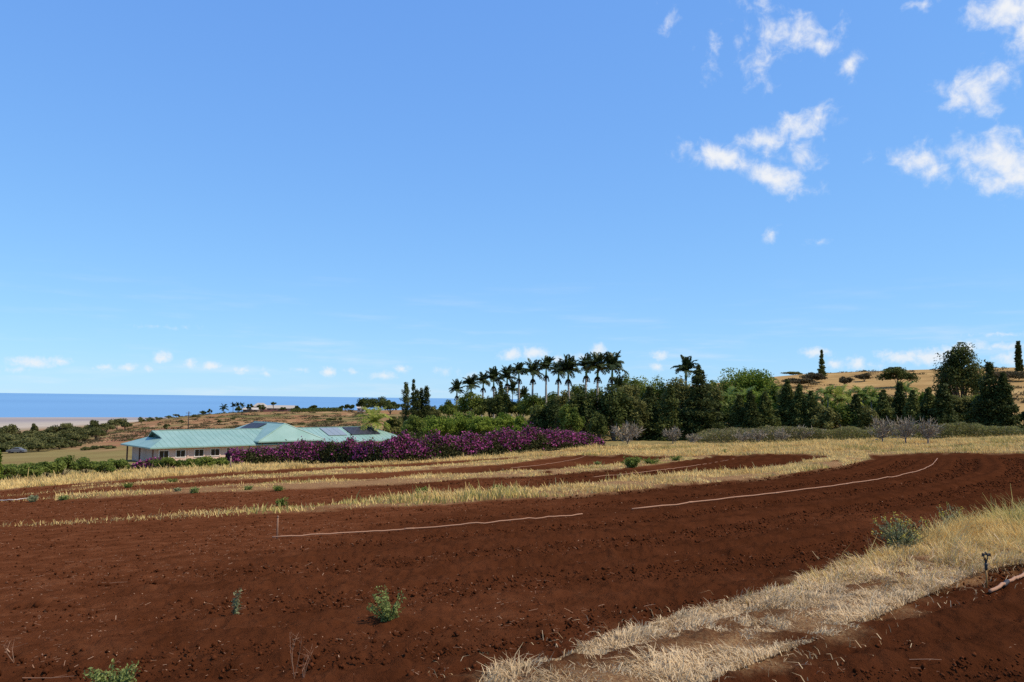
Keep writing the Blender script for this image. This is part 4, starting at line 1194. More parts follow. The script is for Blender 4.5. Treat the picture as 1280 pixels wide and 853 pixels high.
# ------------------------------------------------------------------ broadleaf trees of the windbreak and garden
BL = [  # px, top, depth, width px, material, label, base fraction, clumps, leaves, leaf size
    (524, 519, 175, 46, 'mid', 'mid green bushy tree at the foot of the cypress group', .1, 22, 2600, .24),
    (494, 521, 180, 36, 'olive', 'olive bushy tree behind the young coconut palm', .1, 18, 2200, .24),
    (551, 518, 160, 50, 'lush', 'bright green spreading tree behind the hedge, leftmost of the bright ones', .1, 26, 3600, .24),
    (577, 514, 165, 44, 'lush', 'bright green domed tree below the left royal palms', .1, 26, 3200, .24),
    (602, 519, 160, 42, 'lush', 'bright green low tree in the middle of the bright row', .1, 24, 3000, .24),
    (628, 516, 165, 46, 'lush', 'yellowish green spreading tree below the middle royal palms', .1, 26, 3200, .24),
    (652, 519, 158, 34, 'lush', 'bright green tree at the right end of the bright row', .1, 20, 2400, .24),
    (561, 500, 260, 32, 'mid', 'round green tree left of the first royal palm', .15, 20, 2200, .34),
    (543, 505, 235, 30, 'olive', 'olive tree right of the cypress group', .15, 18, 2000, .32),
    (612, 494, 250, 46, 'dark_tree', 'dark tree among the trunks of the left royal palms', .12, 24, 2800, .34),
    (650, 497, 245, 44, 'mid', 'green tree among the trunks of the middle royal palms', .12, 24, 2800, .34),
    (690, 489, 255, 40, 'mid', 'green tree behind the trunks of the right royal palms', .12, 22, 2600, .34),
    (722, 481, 240, 44, 'mid', 'light domed tree under the fourth and third palms from the right', .12, 24, 2800, .34),
    (676, 507, 150, 40, 'dark_tree', 'dark bushy tree at the right end of the bright green trees', .05, 24, 3200, .26),
    (702, 492, 148, 52, 'dark_tree', 'blackish tree above the brightest part of the hedge', .0, 26, 3600, .26),
    (732, 484, 142, 56, 'dark_tree', 'large blackish tree above the right end of the hedge', .0, 28, 4000, .26),
    (766, 480, 140, 52, 'dark_tree', 'dark tree behind the big bare grey bush', .0, 26, 3600, .26),
    (590, 488, 250, 44, 'mid', 'green tree between the second and third palms of the row', .05, 24, 2800, .34),
    (626, 486, 240, 40, 'dark_tree', 'dark tree between the fourth and fifth palms of the row', .05, 24, 2800, .34),
    (668, 492, 235, 44, 'mid', 'green tree below the middle palm of the row', .05, 24, 2800, .34),
    (705, 488, 225, 40, 'olive', 'olive tree below the shorter royal palm', .05, 24, 2800, .34),
    (745, 482, 215, 40, 'mid', 'green tree below the two rightmost royal palms', .05, 24, 2800, .34),
    (860, 480, 170, 40, 'mid', 'green tree behind the tall Norfolk pine', .05, 24, 3000, .3),
    (976, 488, 160, 40, 'olive', 'olive tree between the leafy tree and the pointed conifer', .05, 22, 2800, .28),
    (1040, 498, 150, 44, 'lush', 'bright green bush under the palm cluster', .03, 22, 2800, .25),
    (1112, 496, 152, 40, 'mid', 'green bush between the first two conifers right of the palms', .03, 22, 2600, .25),
    (1190, 500, 152, 40, 'olive', 'olive bush behind the broad blackish conifer', .03, 22, 2600, .25),
    (988, 482, 148, 40, 'olive', 'olive crown behind the conifer pair below the golden hill', .03, 24, 2700, .25),
    (1009, 488, 149, 40, 'mid', 'green crown left of the palm cluster', .03, 24, 2700, .25),
    (1058, 500, 139, 38, 'mid', 'green bush hiding the pale palm trunks of the cluster', .03, 24, 2700, .25),
    (1083, 503, 139, 36, 'olive', 'olive bush hiding the trunks at the right of the palm cluster', .03, 24, 2700, .25),
    (1030, 506, 139, 36, 'olive', 'olive bush hiding the trunks at the left of the palm cluster', .03, 24, 2700, .25),
    (1098, 490, 150, 34, 'lush', 'bright green crown left of the first conifer after the palms', .03, 24, 2700, .25),
    (1115, 489, 149, 34, 'olive', 'olive crown between the first conifer and the taller one', .03, 24, 2700, .25),
    (1133, 493, 148, 34, 'mid', 'green crown right of the taller conifer under the ridge tree', .03, 24, 2700, .25),
    (1151, 486, 150, 36, 'lush', 'bright green crown between the slim conifer and the bare grey trees', .03, 24, 2700, .25),
    (1170, 491, 149, 36, 'mid', 'green crown left of the broad blackish conifer', .03, 24, 2700, .25),
    (1194, 489, 150, 38, 'olive', 'olive crown between the broad blackish conifer and the big tree', .03, 24, 2700, .25),
    (1222, 494, 148, 36, 'mid', 'green crown between the big tree trunk and the tall right conifer', .03, 24, 2700, .25),
    (893, 480, 150, 34, 'olive', 'olive crown right of the tall Norfolk pine', .03, 24, 2700, .25),
    (948, 486, 146, 40, 'lush', 'bright green lower crown before the large leafy tree', .03, 24, 2700, .25),
    (918, 492, 146, 40, 'mid', 'green lower crown left before the large leafy tree', .03, 24, 2700, .25),
    (748, 512, 132, 30, 'dark_tree', 'dark low bush where the hedge ends', .0, 18, 2600, .2),
    (714, 500, 138, 36, 'mid', 'green bush squeezed between the blackish trees behind the hedge', .0, 18, 2600, .24),
    (796, 498, 140, 40, 'olive', 'olive green tree between the bare grey bush and the dark conifers', .0, 22, 3000, .24),
    (793, 460, 190, 42, 'mid', 'rounded green tree right of the tallest palm', .1, 26, 3200, .30),
    (822, 465, 178, 50, 'mid', 'green flat topped tree left of the lone royal palm', .1, 28, 3600, .30),
    (786, 480, 165, 40, 'olive', 'olive tree in front of the rounded green tree', .05, 24, 3000, .28),
    (848, 468, 168, 44, 'olive', 'olive tree below the crown of the lone royal palm', .05, 22, 2800, .28),
    (937, 454, 168, 90, 'lush', 'large leafy bright green tree with rounded crown', .05, 54, 9000, .27),
    (900, 470, 168, 50, 'mid', 'green tree at the left flank of the large leafy tree', .05, 26, 3400, .28),
    (965, 478, 158, 34, 'mid', 'green tree at the right flank of the large leafy tree', .05, 22, 2600, .28),
    (884, 500, 150, 26, 'olive', 'autumn tinted bush right of the tall Norfolk pine', .05, 16, 2000, .25),
    (1028, 494, 155, 34, 'olive', 'olive bush below the left cluster palm', .05, 18, 2400, .26),
    (1086, 494, 156, 40, 'mid', 'green bush behind the palm cluster', .05, 20, 2600, .26),
    (1152, 492, 156, 36, 'mid', 'green bush filling the gap between conifers', .05, 20, 2400, .26),
    (1203, 429, 175, 66, 'big_tree', 'big dark green spreading tree rising above the ridge line', .12, 64, 5600, .32),
    (1211, 492, 150, 40, 'olive', 'round light olive bush below the big tree', .03, 24, 3200, .25),
    (1122, 459, 330, 46, 'dark_tree', 'round dark tree on the golden ridge above the conifers', .1, 24, 2600, .42),
    (1018, 466, 380, 34, 'brownbush', 'brownish bush at the foot of the solitary ridge pine', .05, 18, 1700, .42),
    (1001, 471, 360, 40, 'brownbush', 'wide brown bush left of the solitary ridge pine', .05, 18, 1700, .42),
    (1057, 471, 350, 20, 'brownbush', 'small brown bush on the golden slope right of the ridge pine', .05, 14, 1100, .4),
    (1081, 466, 370, 22, 'brownbush', 'brown bush on the golden slope near the ridge tree', .05, 14, 1200, .4),
    (1262, 463, 330, 60, 'brownbush', 'brown thicket on the slope below the pencil cypress', .05, 24, 2400, .42),
    (1279, 514, 150, 20, 'dark_tree', 'dark bush at the right edge beyond the last conifer', .05, 14, 1400, .25),
    (992, 465, 470, 30, 'olive', 'row of low ridge bushes left of the solitary pine', .05, 14, 1000, .5),
    # far hill on the left
    (458, 496.8, 520, 30, 'dark_tree', 'dark round tree beside the small white hilltop house', .12, 18, 1600, .55),
    (473, 495.8, 510, 35, 'dark_tree', 'larger dark tree right of the small white hilltop house', .12, 20, 1800, .55),
    (488, 500, 470, 26, 'dark_tree', 'dark tree at the right end of the hilltop trees', .12, 20, 1800, .5),
    (436, 504.8, 570, 14, 'dark_tree', 'small dark hilltop tree left of the white house', .1, 10, 600, .55),
    (428, 506.8, 580, 11, 'dark_tree', 'smallest dark hilltop tree near the white house', .1, 10, 500, .55),
    (392, 506, 600, 11, 'dark_tree', 'round dark tree on the hilltop between house and orchard', .1, 10, 700, .55),
    (372, 507, 600, 8, 'dark_tree', 'small tree against the end of the long tan hilltop house', .1, 10, 500, .55),
    (354, 508.8, 585, 9, 'dark_tree', 'small bush in front of the long tan hilltop house', .1, 8, 450, .5),
    (327, 505.8, 590, 12, 'dark_tree', 'dark bush between the two hilltop houses', .1, 8, 500, .5),
    (313, 505.3, 595, 9, 'dark_tree', 'dark bush left of the domed hilltop roof', .1, 8, 450, .5),
    (299, 507.8, 590, 12, 'dark_tree', 'dark bush under the hilltop palms', .1, 8, 450, .5),
    (263, 511.3, 590, 7, 'dark_tree', 'small dark bush at the left end of the hilltop', .1, 8, 350, .5),
    (254, 513.8, 580, 11, 'dark_tree', 'dark low bush left of the hilltop palms', .05, 8, 400, .5),
    (411, 524, 420, 8, 'dark_tree', 'low dark bush leftmost of the three on the bare slope', .05, 8, 400, .4),
    (418, 523.5, 420, 8, 'dark_tree', 'low dark bush middle of the three on the bare slope', .05, 8, 400, .4),
    (426, 523.5, 420, 8, 'dark_tree', 'low dark bush rightmost of the three on the bare slope', .05, 8, 400, .4),
    (378, 530, 380, 12, 'dark_tree', 'dark bush peeping over the centre roof of the house', .05, 8, 500, .4),
]
for i, (px, top, dep, wpx, mt, lb, bf, nc, nl, ls) in enumerate(BL):
    cat = 'bush' if 'bush' in lb.split(' ')[0:5] or ' bush' in lb or 'thicket' in lb else 'tree'
    broadleaf('bush' if cat == 'bush' else 'tree', px, top, dep, wpx, mt, lb, cat, None, bf, nc, nl, ls, i)

# the little flat-topped umbrella tree on the far hill
broadleaf('umbrella_tree', 342, 502.5, 600, 8, 'dark_tree', 'tiny umbrella shaped tree above the hilltop roofs', 'tree', None, .62, 8, 400, .5, 90)
# kiawe scrub trees on the slope towards the sea
KI = [(14, 533, 330, 36, 'grey green kiawe tree at the left edge of the seaward slope'), (45, 529, 420, 9, 'small dark upright tree standing clear of the kiawe crowns'), (30, 541, 300, 40, ''), (58, 540, 290, 38, ''), (82, 528.5, 350, 36, 'largest round kiawe crown of the seaward slope'),
      (101, 531, 340, 26, 'kiawe tree just right of the largest round crown'), (118, 527.5, 400, 20, ''), (122, 534, 310, 22, 'kiawe tree with trunk showing beside the bare red slope'), (135, 527.5, 420, 22, ''), (148, 524, 440, 20, 'tallest kiawe tree at the right end of the seaward grove'), (158, 525.5, 430, 16, ''), (12, 551, 225, 44, ''), (40, 549, 230, 40, ''),
      (70, 546, 235, 36, ''), (26, 557, 212, 36, ''), (52, 556, 215, 30, 'dark kiawe tree low beside the parked car'), (68, 540, 300, 30, ''), (93, 553, 240, 16, 'small kiawe tree alone at the edge of the pasture'), (88, 543, 280, 30, ''), (8, 543, 260, 30, ''), (65, 533, 390, 24, ''), (0, 560, 208, 26, ''), (78, 553, 228, 22, ''), (36, 536, 350, 34, ''), (20, 547, 245, 34, ''), (50, 553, 222, 34, ''), (108, 536, 330, 28, ''), (130, 532, 400, 22, ''), (86, 536, 330, 30, ''), (2, 537, 310, 34, ''), (54, 546, 250, 34, ''), (82, 549, 240, 26, ''), (100, 541, 300, 22, '')]
for i, (px, top, dep, wpx, lb) in enumerate(KI):
    broadleaf('kiawe_tree', px, top - (2.5 if i % 3 == 0 else 0 if i % 3 == 1 else -1.5), dep, wpx * (1.15 if i % 2 else .95), 'kiawe', lb or 'grey green kiawe tree with rounded crown merging into the grove towards the sea', 'tree', 'kiawe grove on the seaward slope', .12, 20, 1700, .38, 200 + i, flat=.95)
for i, (px, top, dep, wpx, lb) in enumerate([(122, 557.5, 215, 16, 'low dark bush by the track at the pasture edge'), (110, 559, 212, 12, 'low bush left of the track at the pasture edge'), (178, 521, 520, 12, 'low bush left of the utility pole on the crest'), (188, 520.5, 540, 12, 'second low bush on the crest left of the utility pole'), (200, 520.5, 540, 12, ''), (212, 519, 560, 10, ''), (222, 517, 570, 10, ''),
                                             (245, 518.5, 540, 10, ''), (140, 558.5, 215, 22, 'long low bush at the foot of the red slope'), (228, 524.5, 450, 8, ''), (275, 525, 430, 8, ''), (292, 522, 460, 7, ''), (210, 529, 380, 9, '')]):
    broadleaf('slope_bush', px, top, dep, wpx, 'kiawe', lb or 'small dark bush dotted on the dry brown hillside', 'bush', 'bushes dotted on the dry hillside', .05, 9, 420, .38, 260 + i)
# hilltop palms
for i, (px, top, lb) in enumerate([(280.5, 504.5, 'broad dark palm at the left of the hilltop palms'), (292, 503.5, 'thin hilltop palm second from the left'), (297.5, 503, 'thin hilltop palm in the middle of the trio'), (303, 502.5, 'thin hilltop palm nearest the houses')]):
    palm('hilltop_palm', px, top, 600, lb, 'palms on the far hilltop', 120 + i, FL=4.6 if i == 0 else 3.3, n=15, fruit=False, shaft=False, trunk_r=.2, kit=ROYAL)

# ------------------------------------------------------------------ bare grey bushes
for i, (px, base, top, wpx, lb, n) in enumerate([
    (784, 558, 523, 40, 'large bare grey bush at the right end of the bougainvillea hedge', 900),
    (841, 555, 531, 26, 'smaller bare pinkish grey bush before the dark conifers', 620),
    (866, 556, 540, 20, 'low grey bush at the foot of the Norfolk pine', 420),
    (929, 555, 536, 30, 'bare grey bush left of the grey green scrub', 520),
    (948, 555, 535, 26, 'second bare grey bush among the grey green scrub', 520),
    (975, 554, 533, 26, 'thin bare bush among the scrub below the pointed conifer', 460),
    (1003, 553, 529, 30, 'bare bush in the scrub below the conifer pair', 460),
    (1103, 556, 518, 34, 'bare purple grey tree leftmost of the three in the dry grass', 560),
    (1132, 556, 518, 34, 'bare purple grey tree in the middle of the three', 560),
    (1160, 556, 519, 34, 'bare purple grey tree rightmost of the three', 560)]):
    bare_bush('bare_bush' if i < 7 else 'bare_tree', px, base, top, wpx, lb, None, None, i, int(n * .75), th=.05 if i < 3 else .045, cat='shrub' if i < 7 else 'tree')


# grey-green scrub: one uncountable low mass in front of the windbreak
def scrub():
    rng = np.random.default_rng(91); n = 52000
    t = rng.uniform(860, 1290, n); px = t
    y0 = np.interp(px, [860, 900, 1000, 1100, 1200, 1290], [555, 555, 553.5, 551.5, 549, 541])
    dep = np.interp(px, [860, 1000, 1150, 1290], [124, 122, 117, 114]) + rng.uniform(0, 9, n)
    x = (px - CX) / FPX * dep; g = ground(x, dep)
    top = 1.3 + 1.7 * fbm(px * .05, dep * .12, 3, 5) ; top *= np.interp(px, [860, 890, 960, 1060, 1200, 1240, 1290], [.5, .9, 1.05, .85, .9, .7, .5])
    z = g + top * rng.random(n) ** .6
    tint = fbm(px * .06, dep * .3, 3, 8) + .2 * rng.normal(size=n)
    k = rng.random(n) < np.interp(px, [860, 960, 1010, 1100, 1290], [.45, .4, .65, .8, .8])
    for kk, mt, nm, lb in ((k, 'olive', 'scrub', 'low olive green scrub in front of the conifers'), (~k, 'scrub', 'dry_scrub', 'low greyish dry scrub in front of the conifers')):
        C = np.column_stack([x[kk], dep[kk], z[kk]])
        o = link(nm, leaf_mesh(nm, C, .13 * rng.uniform(.6, 1.3, kk.sum()), M[mt], tint[kk], rng, bias=np.array([0, 0, .6])))
        tag(o, lb, 'scrub', kind='stuff')


scrub()


def understory():
    """shrubby mass under and behind the windbreak so the trunks stand in undergrowth"""
    rng = np.random.default_rng(95); n = 52000
    px = rng.uniform(485, 1265, n)
    d0 = np.interp(px, [485, 660, 700, 760, 900, 1265], [170, 160, 138, 136, 142, 144]); dep = d0 + rng.uniform(0, 26, n)
    x = (px - CX) / FPX * dep; g = ground(x, dep)
    top = (1.2 + 3.2 * fbm(px * .06, dep * .1, 3, 15)) * np.interp(px, [485, 640, 690, 900, 1180, 1265], [.8, 1, 1.9, 1.9, 1.5, .5])
    z = g + top * rng.random(n) ** .7
    o = link('undergrowth', leaf_mesh('undergrowth', np.column_stack([x, dep, z]), .24 * rng.uniform(.6, 1.3, n), M['dark_tree'], fbm(px * .08, dep * .3, 3, 4) + .2 * rng.normal(size=n), rng, bias=np.array([0, 0, .5])))
    tag(o, 'dark undergrowth between the trunks of the windbreak', 'undergrowth', kind='stuff')


understory()


def orchard():
    rng = np.random.default_rng(97); n = 5200
    px = rng.uniform(366, 430, n); dep = rng.uniform(560, 596, n); x = (px - CX) / FPX * dep; g = ground(x, dep)
    z = g + 2.6 * rng.random(n) * (.6 + .5 * fbm(px * .4, dep * .3, 2, 3))
    o = link('orchard_foliage', leaf_mesh('orchard_foliage', np.column_stack([x, dep, z]), .5 * rng.uniform(.6, 1.2, n), M['dark_tree'], .5 + .25 * rng.normal(size=n), rng, bias=np.array([0, 0, .5])))
    tag(o, 'dark green orchard rows massed on the far hilltop', 'orchard', kind='stuff')


orchard()


def hillside_scrub():
    """low tufts and scrub dotted over both dry hillsides, too many to count"""
    for nm, lo, hi, d0, d1, n, mt, lb, sd in (('hillside_scrub', 95, 470, 260, 640, 190, 'kiawe', 'dark scrub dotted over the dry brown hillside', 5),
                                               ('hillside_grass', 95, 470, 240, 640, 520, 'brownbush', 'brown weedy tufts over the dry hillside', 6),
                                               ('ridge_scrub', 960, 1310, 230, 470, 240, 'brownbush', 'brown weedy scrub patches on the golden slope', 7)):
        rng = np.random.default_rng(sd)
        px = rng.uniform(lo, hi, n); dep = rng.uniform(d0, d1, n); x = (px - CX) / FPX * dep
        k = fbm(x * .02, dep * .02, 3, sd) > .42; px, dep, x = px[k], dep[k], x[k]; n = len(px)
        m = 70; r = rng.uniform(.8, 3.2, n); hh = rng.uniform(.4, 1.3, n)
        j = np.repeat(np.arange(n), m); q = rng.normal(size=(n * m, 2)) * .5
        X, Y = x[j] + q[:, 0] * r[j] * 1.6, dep[j] + q[:, 1] * r[j]
        Z = ground(X, Y) + hh[j] * rng.random(n * m) ** .7 * np.exp(-(q ** 2).sum(1))
        o = link(nm, leaf_mesh(nm, np.column_stack([X, Y, Z]), .34 * rng.uniform(.6, 1.3, n * m), M[mt], .5 + .25 * rng.normal(size=n * m), rng, bias=np.array([0, 0, .6])))
        tag(o, lb, 'scrub', kind='stuff')


hillside_scrub()


# ------------------------------------------------------------------ hilltop houses
def hill_house(name, px0, px1, eave, ridge, dep, label, roof, wall, hip=False, wins=3, dome=False):
    xc = (px0 + px1) / 2; p = stand(xc, dep); W = (px1 - px0) / FPX * dep; Dp = min(9.0, W * .7)
    ze, zr = zray(xc, eave, dep), zray(xc, ridge, dep + Dp / 2)
    e = empty(name, (p[0], p[1] + Dp / 2, p[2]), label, 'house'); oz = p[2]
    z0 = -.6; h = ze - oz
    b = MB(); b.box((0, 0, (h + z0) / 2), (W - 1, Dp - 1, h - z0)); b.build('wall', M[wall], e)
    r = MB(); rh = zr - oz; i = W * .3 if hip else 0.0
    a = [(-W / 2, -Dp / 2, h), (W / 2, -Dp / 2, h), (W / 2, Dp / 2, h), (-W / 2, Dp / 2, h)]
    q = [(-W / 2 + i, 0, rh), (W / 2 - i, 0, rh)]
    r.poly([a[0], a[1], q[1], q[0]]); r.poly([a[2], a[3], q[0], q[1]]); r.poly([a[1], a[2], q[1]]); r.poly([a[3], a[0], q[0]]); r.poly([(x, y, z - .12) for x, y, z in a[::-1]])
    for k in range(4): A, B = a[k], a[(k + 1) % 4]; r.poly([A, (A[0], A[1], A[2] - .12), (B[0], B[1], B[2] - .12), B])
    r.build('roof', M[roof], e)
    for k in range(wins):
        g = MB(); g.box((-W / 2 + W * (k + .6) / (wins + .2), -Dp / 2 + .48, h * .52), (W / wins * .34, .1, h * .42)); g.build('window', M['dark_glass'], e)


M['tan_pale'] = simple('pale_tan_roof', (0.52, 0.46, 0.38), 0.7, noise=0.08)
hill_house('hilltop_house', 303, 323, 512.2, 509.6, 596, 'small pale roofed house left on the far hilltop', 'tan_pale', 'tan_wall', False, 3)
hill_house('hilltop_house', 315, 333, 508.6, 503.8, 612, 'tan hip roofed house in the middle of the far hilltop', 'tan_roof', 'tan_wall', True, 3)
hill_house('hilltop_house', 333, 369, 510.6, 506.8, 604, 'long tan house at the right of the far hilltop', 'tan_roof', 'tan_wall', False, 5)
hill_house('hilltop_house', 446, 457, 510.3, 507.4, 545, 'small pale house beside the dark hilltop trees', 'tan_pale', 'tan_pale', False, 2)


def wall_bank():
    e = empty('retaining_wall', stand(345, 585), 'reddish retaining wall below the hilltop houses', 'wall')
    b = MB()
    W = 30 / FPX * 585
    b.box((0, 0, .5), (W, .5, 1.7)); b.box((0, -.02, 1.38), (W + .2, .62, .12))
    b.build('wall', M['red_wall'], e)


wall_bank()


# ------------------------------------------------------------------ poles, posts, stakes
def pole(name, px, top, depth, label, r=.15, arms=True):
    p = stand(px, depth); H = zray(px, top, depth) - p[2]
    e = empty(name, p, label, 'utility pole')
    b = MB(); b.tube([(0, 0, -.4), (0, 0, H)], [r, r * .7], 8); b.build('post', M['pole'], e, True)
    if arms:
        c = MB(); c.box((0, -.14, H - .7), (2.1, .1, .12)); c.box((0, -.14, H - 1.6), (1.5, .1, .12)); c.build('crossarm', M['pole'], e)
        for x in (-.95, -.35, .35, .95):
            i = MB(); i.tube([(x, -.14, H - .64), (x, -.14, H - .52), (x, -.14, H - .42)], [.05, .07, .03], 6); i.build('insulator', M['tan_wall'], e)


pole('utility_pole', 237, 514.5, 330, 'dark utility pole on the dry hillside above the teal roof', .24)
pole('utility_pole', 452, 512, 420, 'thin utility pole below the small white hilltop house', .12)


def stake(name, px, base, top, label, mat, r, cat, lean=0.0):
    p = at(px, base); H = (base - top) / FPX * p[1]
    e = empty(name, p, label, cat)
    b = MB(); b.tube([(0, 0, -.15), (lean * H * .5, 0, H * .5), (lean * H, 0, H)], [r, r * .95, r * .9], 7); b.build('post', M[mat], e, True)
    c = MB(); c.tube([(lean * H, 0, H - .01), (lean * H, 0, H + r * 1.2)], [r * 1.25, r * .8], 7); c.build('cap', M[mat], e, True)


stake('fence_post', 148, 592, 576, 'thin dark fence post among the shrubs left of the house', 'pole', .06, 'post')
stake('marker_post', 288, 587, 572, 'short pale post where the hedge meets the house shrubs', 'tan_wall', .09, 'post')
stake('sprinkler_riser', 346.5, 674, 647, 'thin bare riser pipe standing at the end of the long field pipe', 'debris_pipe', .022, 'riser')


# ------------------------------------------------------------------ irrigation
def pipe_run(name, pts, r, label, mat='pipe', dz=0.0, couple=3.2, sag=.008, seed=0, first=None):
    rng = np.random.default_rng(seed)
    P = np.array([at(*p) for p in pts]); seg = np.linalg.norm(np.diff(P[:, :2], axis=0), axis=1); cum = np.concatenate([[0], np.cumsum(seg)])
    s = np.linspace(0, cum[-1], max(40, int(cum[-1] / .8)))
    # smooth the run
    X = np.interp(s, cum, P[:, 0]); Y = np.interp(s, cum, P[:, 1])
    for _ in range(10):
        X[1:-1] = (X[:-2] + 2 * X[1:-1] + X[2:]) / 4; Y[1:-1] = (Y[:-2] + 2 * Y[1:-1] + Y[2:]) / 4
    Z = ground(X, Y) + r * .7 + dz + sag * np.sin(s * 1.3) + .01 * rng.normal(size=len(s))
    org = np.array([X[0], Y[0], gz(X[0], Y[0])])
    e = empty(name, org, label, 'pipe')
    b = MB(); b.tube(list(np.stack([X, Y, Z], 1) - org), r, 8); b.build('tube', M[mat], e, True)
    for q in np.arange(couple * .6 if not first else first, cum[-1] - .3, couple):
        i = min(int(q / cum[-1] * (len(s) - 1)), len(s) - 2); A = np.array([X[i], Y[i], Z[i]]) - org; Bq = np.array([X[i + 1], Y[i + 1], Z[i + 1]]) - org
        d = (Bq - A) / np.linalg.norm(Bq - A); c = MB()
        c.tube([A - d * .14, A - d * .06, A + d * .06, A + d * .14], [r * 1.12, r * 1.3, r * 1.3, r * 1.12], 8); c.build('coupling', M['pipe_dark'] if couple < 1.6 else M[mat], e, True)
    return e


pipe_run('irrigation_pipe', PIPE_PX[:6], .017, 'long dusty pink pipe lying across the main field from its left end', dz=.05, couple=6, seed=1)
pipe_run('irrigation_pipe', PIPE_PX[6:], .022, 'dusty pink pipe curving round the far right end of the main field', dz=.05, couple=6, seed=2)
pipe_run('irrigation_pipe', [(640, 586), (680, 582), (720, 575), (733, 570)], .016, 'thin pipe in the narrow bed closest to the hedge end', dz=.05, couple=8, seed=3)
pipe_run('irrigation_pipe', [(740, 598), (800, 592), (862, 584), (895, 579), (918, 574.5)], .016, 'thin pipe in the bed behind the long grass strip', dz=.05, couple=8, seed=4)
pipe_run('irrigation_pipe', [(1095, 567.6), (1180, 566.8), (1280, 566.2), (1310, 566)], .04, 'pale pipe along the far right edge of the main field', dz=.08, couple=8, seed=5)
pipe_run('irrigation_pipe', [(-10, 628), (18, 627), (36, 624.5)], .025, 'short pale pipe end at the left edge of the narrow beds', 'tan_pale', .06, 8, seed=6)
pipe_run('irrigation_pipe', [(1238, 746), (1262, 733.5), (1281, 723.5), (1310, 709)], .026, 'thick pinkish pipe at the lower right leading to the sprinkler', dz=.06, couple=1.5, seed=7, first=.85)


def sprinkler():
    p = at(1233.5, 738); k = p[1] / FPX; H = (738 - 692) * k
    e = empty('sprinkler', p, 'impact sprinkler with black head on a rusty brass riser in the grass', 'sprinkler')
    b = MB(); b.tube([(0, 0, -.1), (.004, 0, H * .3), (0, 0, H * .55)], .0125, 8); b.build('riser', M['brass'], e, True)
    c = MB(); c.tube([(0, 0, H * .53), (0, 0, H * .57), (0, 0, H * .60), (0, 0, H * .66), (0, 0, H * .72)], [.018, .024, .02, .026, .018], 8); c.build('bearing', M['black_metal'], e, True)
    c = MB()                                                            # body with the two side bars of the bridge
    c.tube([(0, 0, H * .71), (0, 0, H * .80)], [.017, .022], 8)
    for sx in (-1, 1): c.tube([(.018 * sx, 0, H * .78), (.030 * sx, 0, H * .86), (.022 * sx, 0, H * .95), (0, 0, H * .985)], .0075, 6)
    c.build('body', M['black_metal'], e)
    c = MB(); c.tube([(0, 0, H * .80), (-.02, -.03, H * .84), (-.045, -.06, H * .885)], [.014, .012, .008], 8); c.build('nozzle', M['brass'], e, True)
    c = MB(); c.tube([(-.055, -.02, H * .945), (0, 0, H * .94), (.06, .02, H * .93)], [.008, .012, .010], 6); c.box((.068, .022, H * .925), (.035, .02, .04)); c.box((-.06, -.024, H * .935), (.03, .012, .05)); c.build('hammer_arm', M['black_metal'], e)
    c = MB(); c.tube([(0, 0, H * .97), (0, 0, H * 1.0)], [.022, .012], 8); c.build('cap', M['black_metal'], e, True)


sprinkler()

# ------------------------------------------------------------------ weeds out in the field and on its edges
weed('green_weed', 486, 782, 46, 52, 'bushy green weed growing alone in the middle of the red field', 'weed', 1, 26, 52, .021, lean=(-.18, 0), upright=.9)
weed('spindly_weed', 294, 770, 36, 12, 'spindly upright grey green weed alone in the red field', 'grey_weed', 2, 4, 70, .022, upright=1.0)
weed('green_weed', 140, 862, 34, 66, 'low green weed cut by the bottom edge of the picture', 'weed', 3, 26, 50, .022)
weed('tiny_weed', 652, 840, 14, 18, 'tiny bright green weed at the edge of the dead grass', 'weed', 4, 14, 14, .010)
weed('tiny_weed', 604, 822, 8, 20, 'tiny grey green seedling near the dead grass margin', 'grey_weed', 5, 9, 8, .010)
weed('flowering_bush', 1125, 694, 48, 66, 'grey green bush with small yellow flowers, larger of the two on the bank', 'grey_weed', 6, 70, 34, .026, True, upright=.9)
weed('flowering_bush', 1190, 668, 36, 38, 'smaller yellow flowering bush further along the grassy bank', 'grey_weed', 7, 34, 30, .026, True, upright=1.0)
weed('flowering_weed', 1157, 681, 28, 14, 'thin yellow flowering weed between the two flowering bushes', 'grey_weed', 8, 8, 20, .022, True)
weed('round_shrub', 790, 585, 15, 28, 'rounded bright green shrub at the tip of the narrow bed', 'green_shrub', 9, 40, 40, .10)
weed('low_shrub', 812, 581, 9, 24, 'low yellow green shrub touching the rounded bright one', 'green_shrub', 10, 26, 26, .09)
weed('low_shrub', 845, 577, 8, 18, 'low green shrub in the dry grass right of the rounded one', 'green_shrub', 11, 20, 24, .09)
weed('low_shrub', 905, 568, 7, 14, 'small green shrub at the far edge of the narrow bed', 'weed', 12, 18, 24, .09)
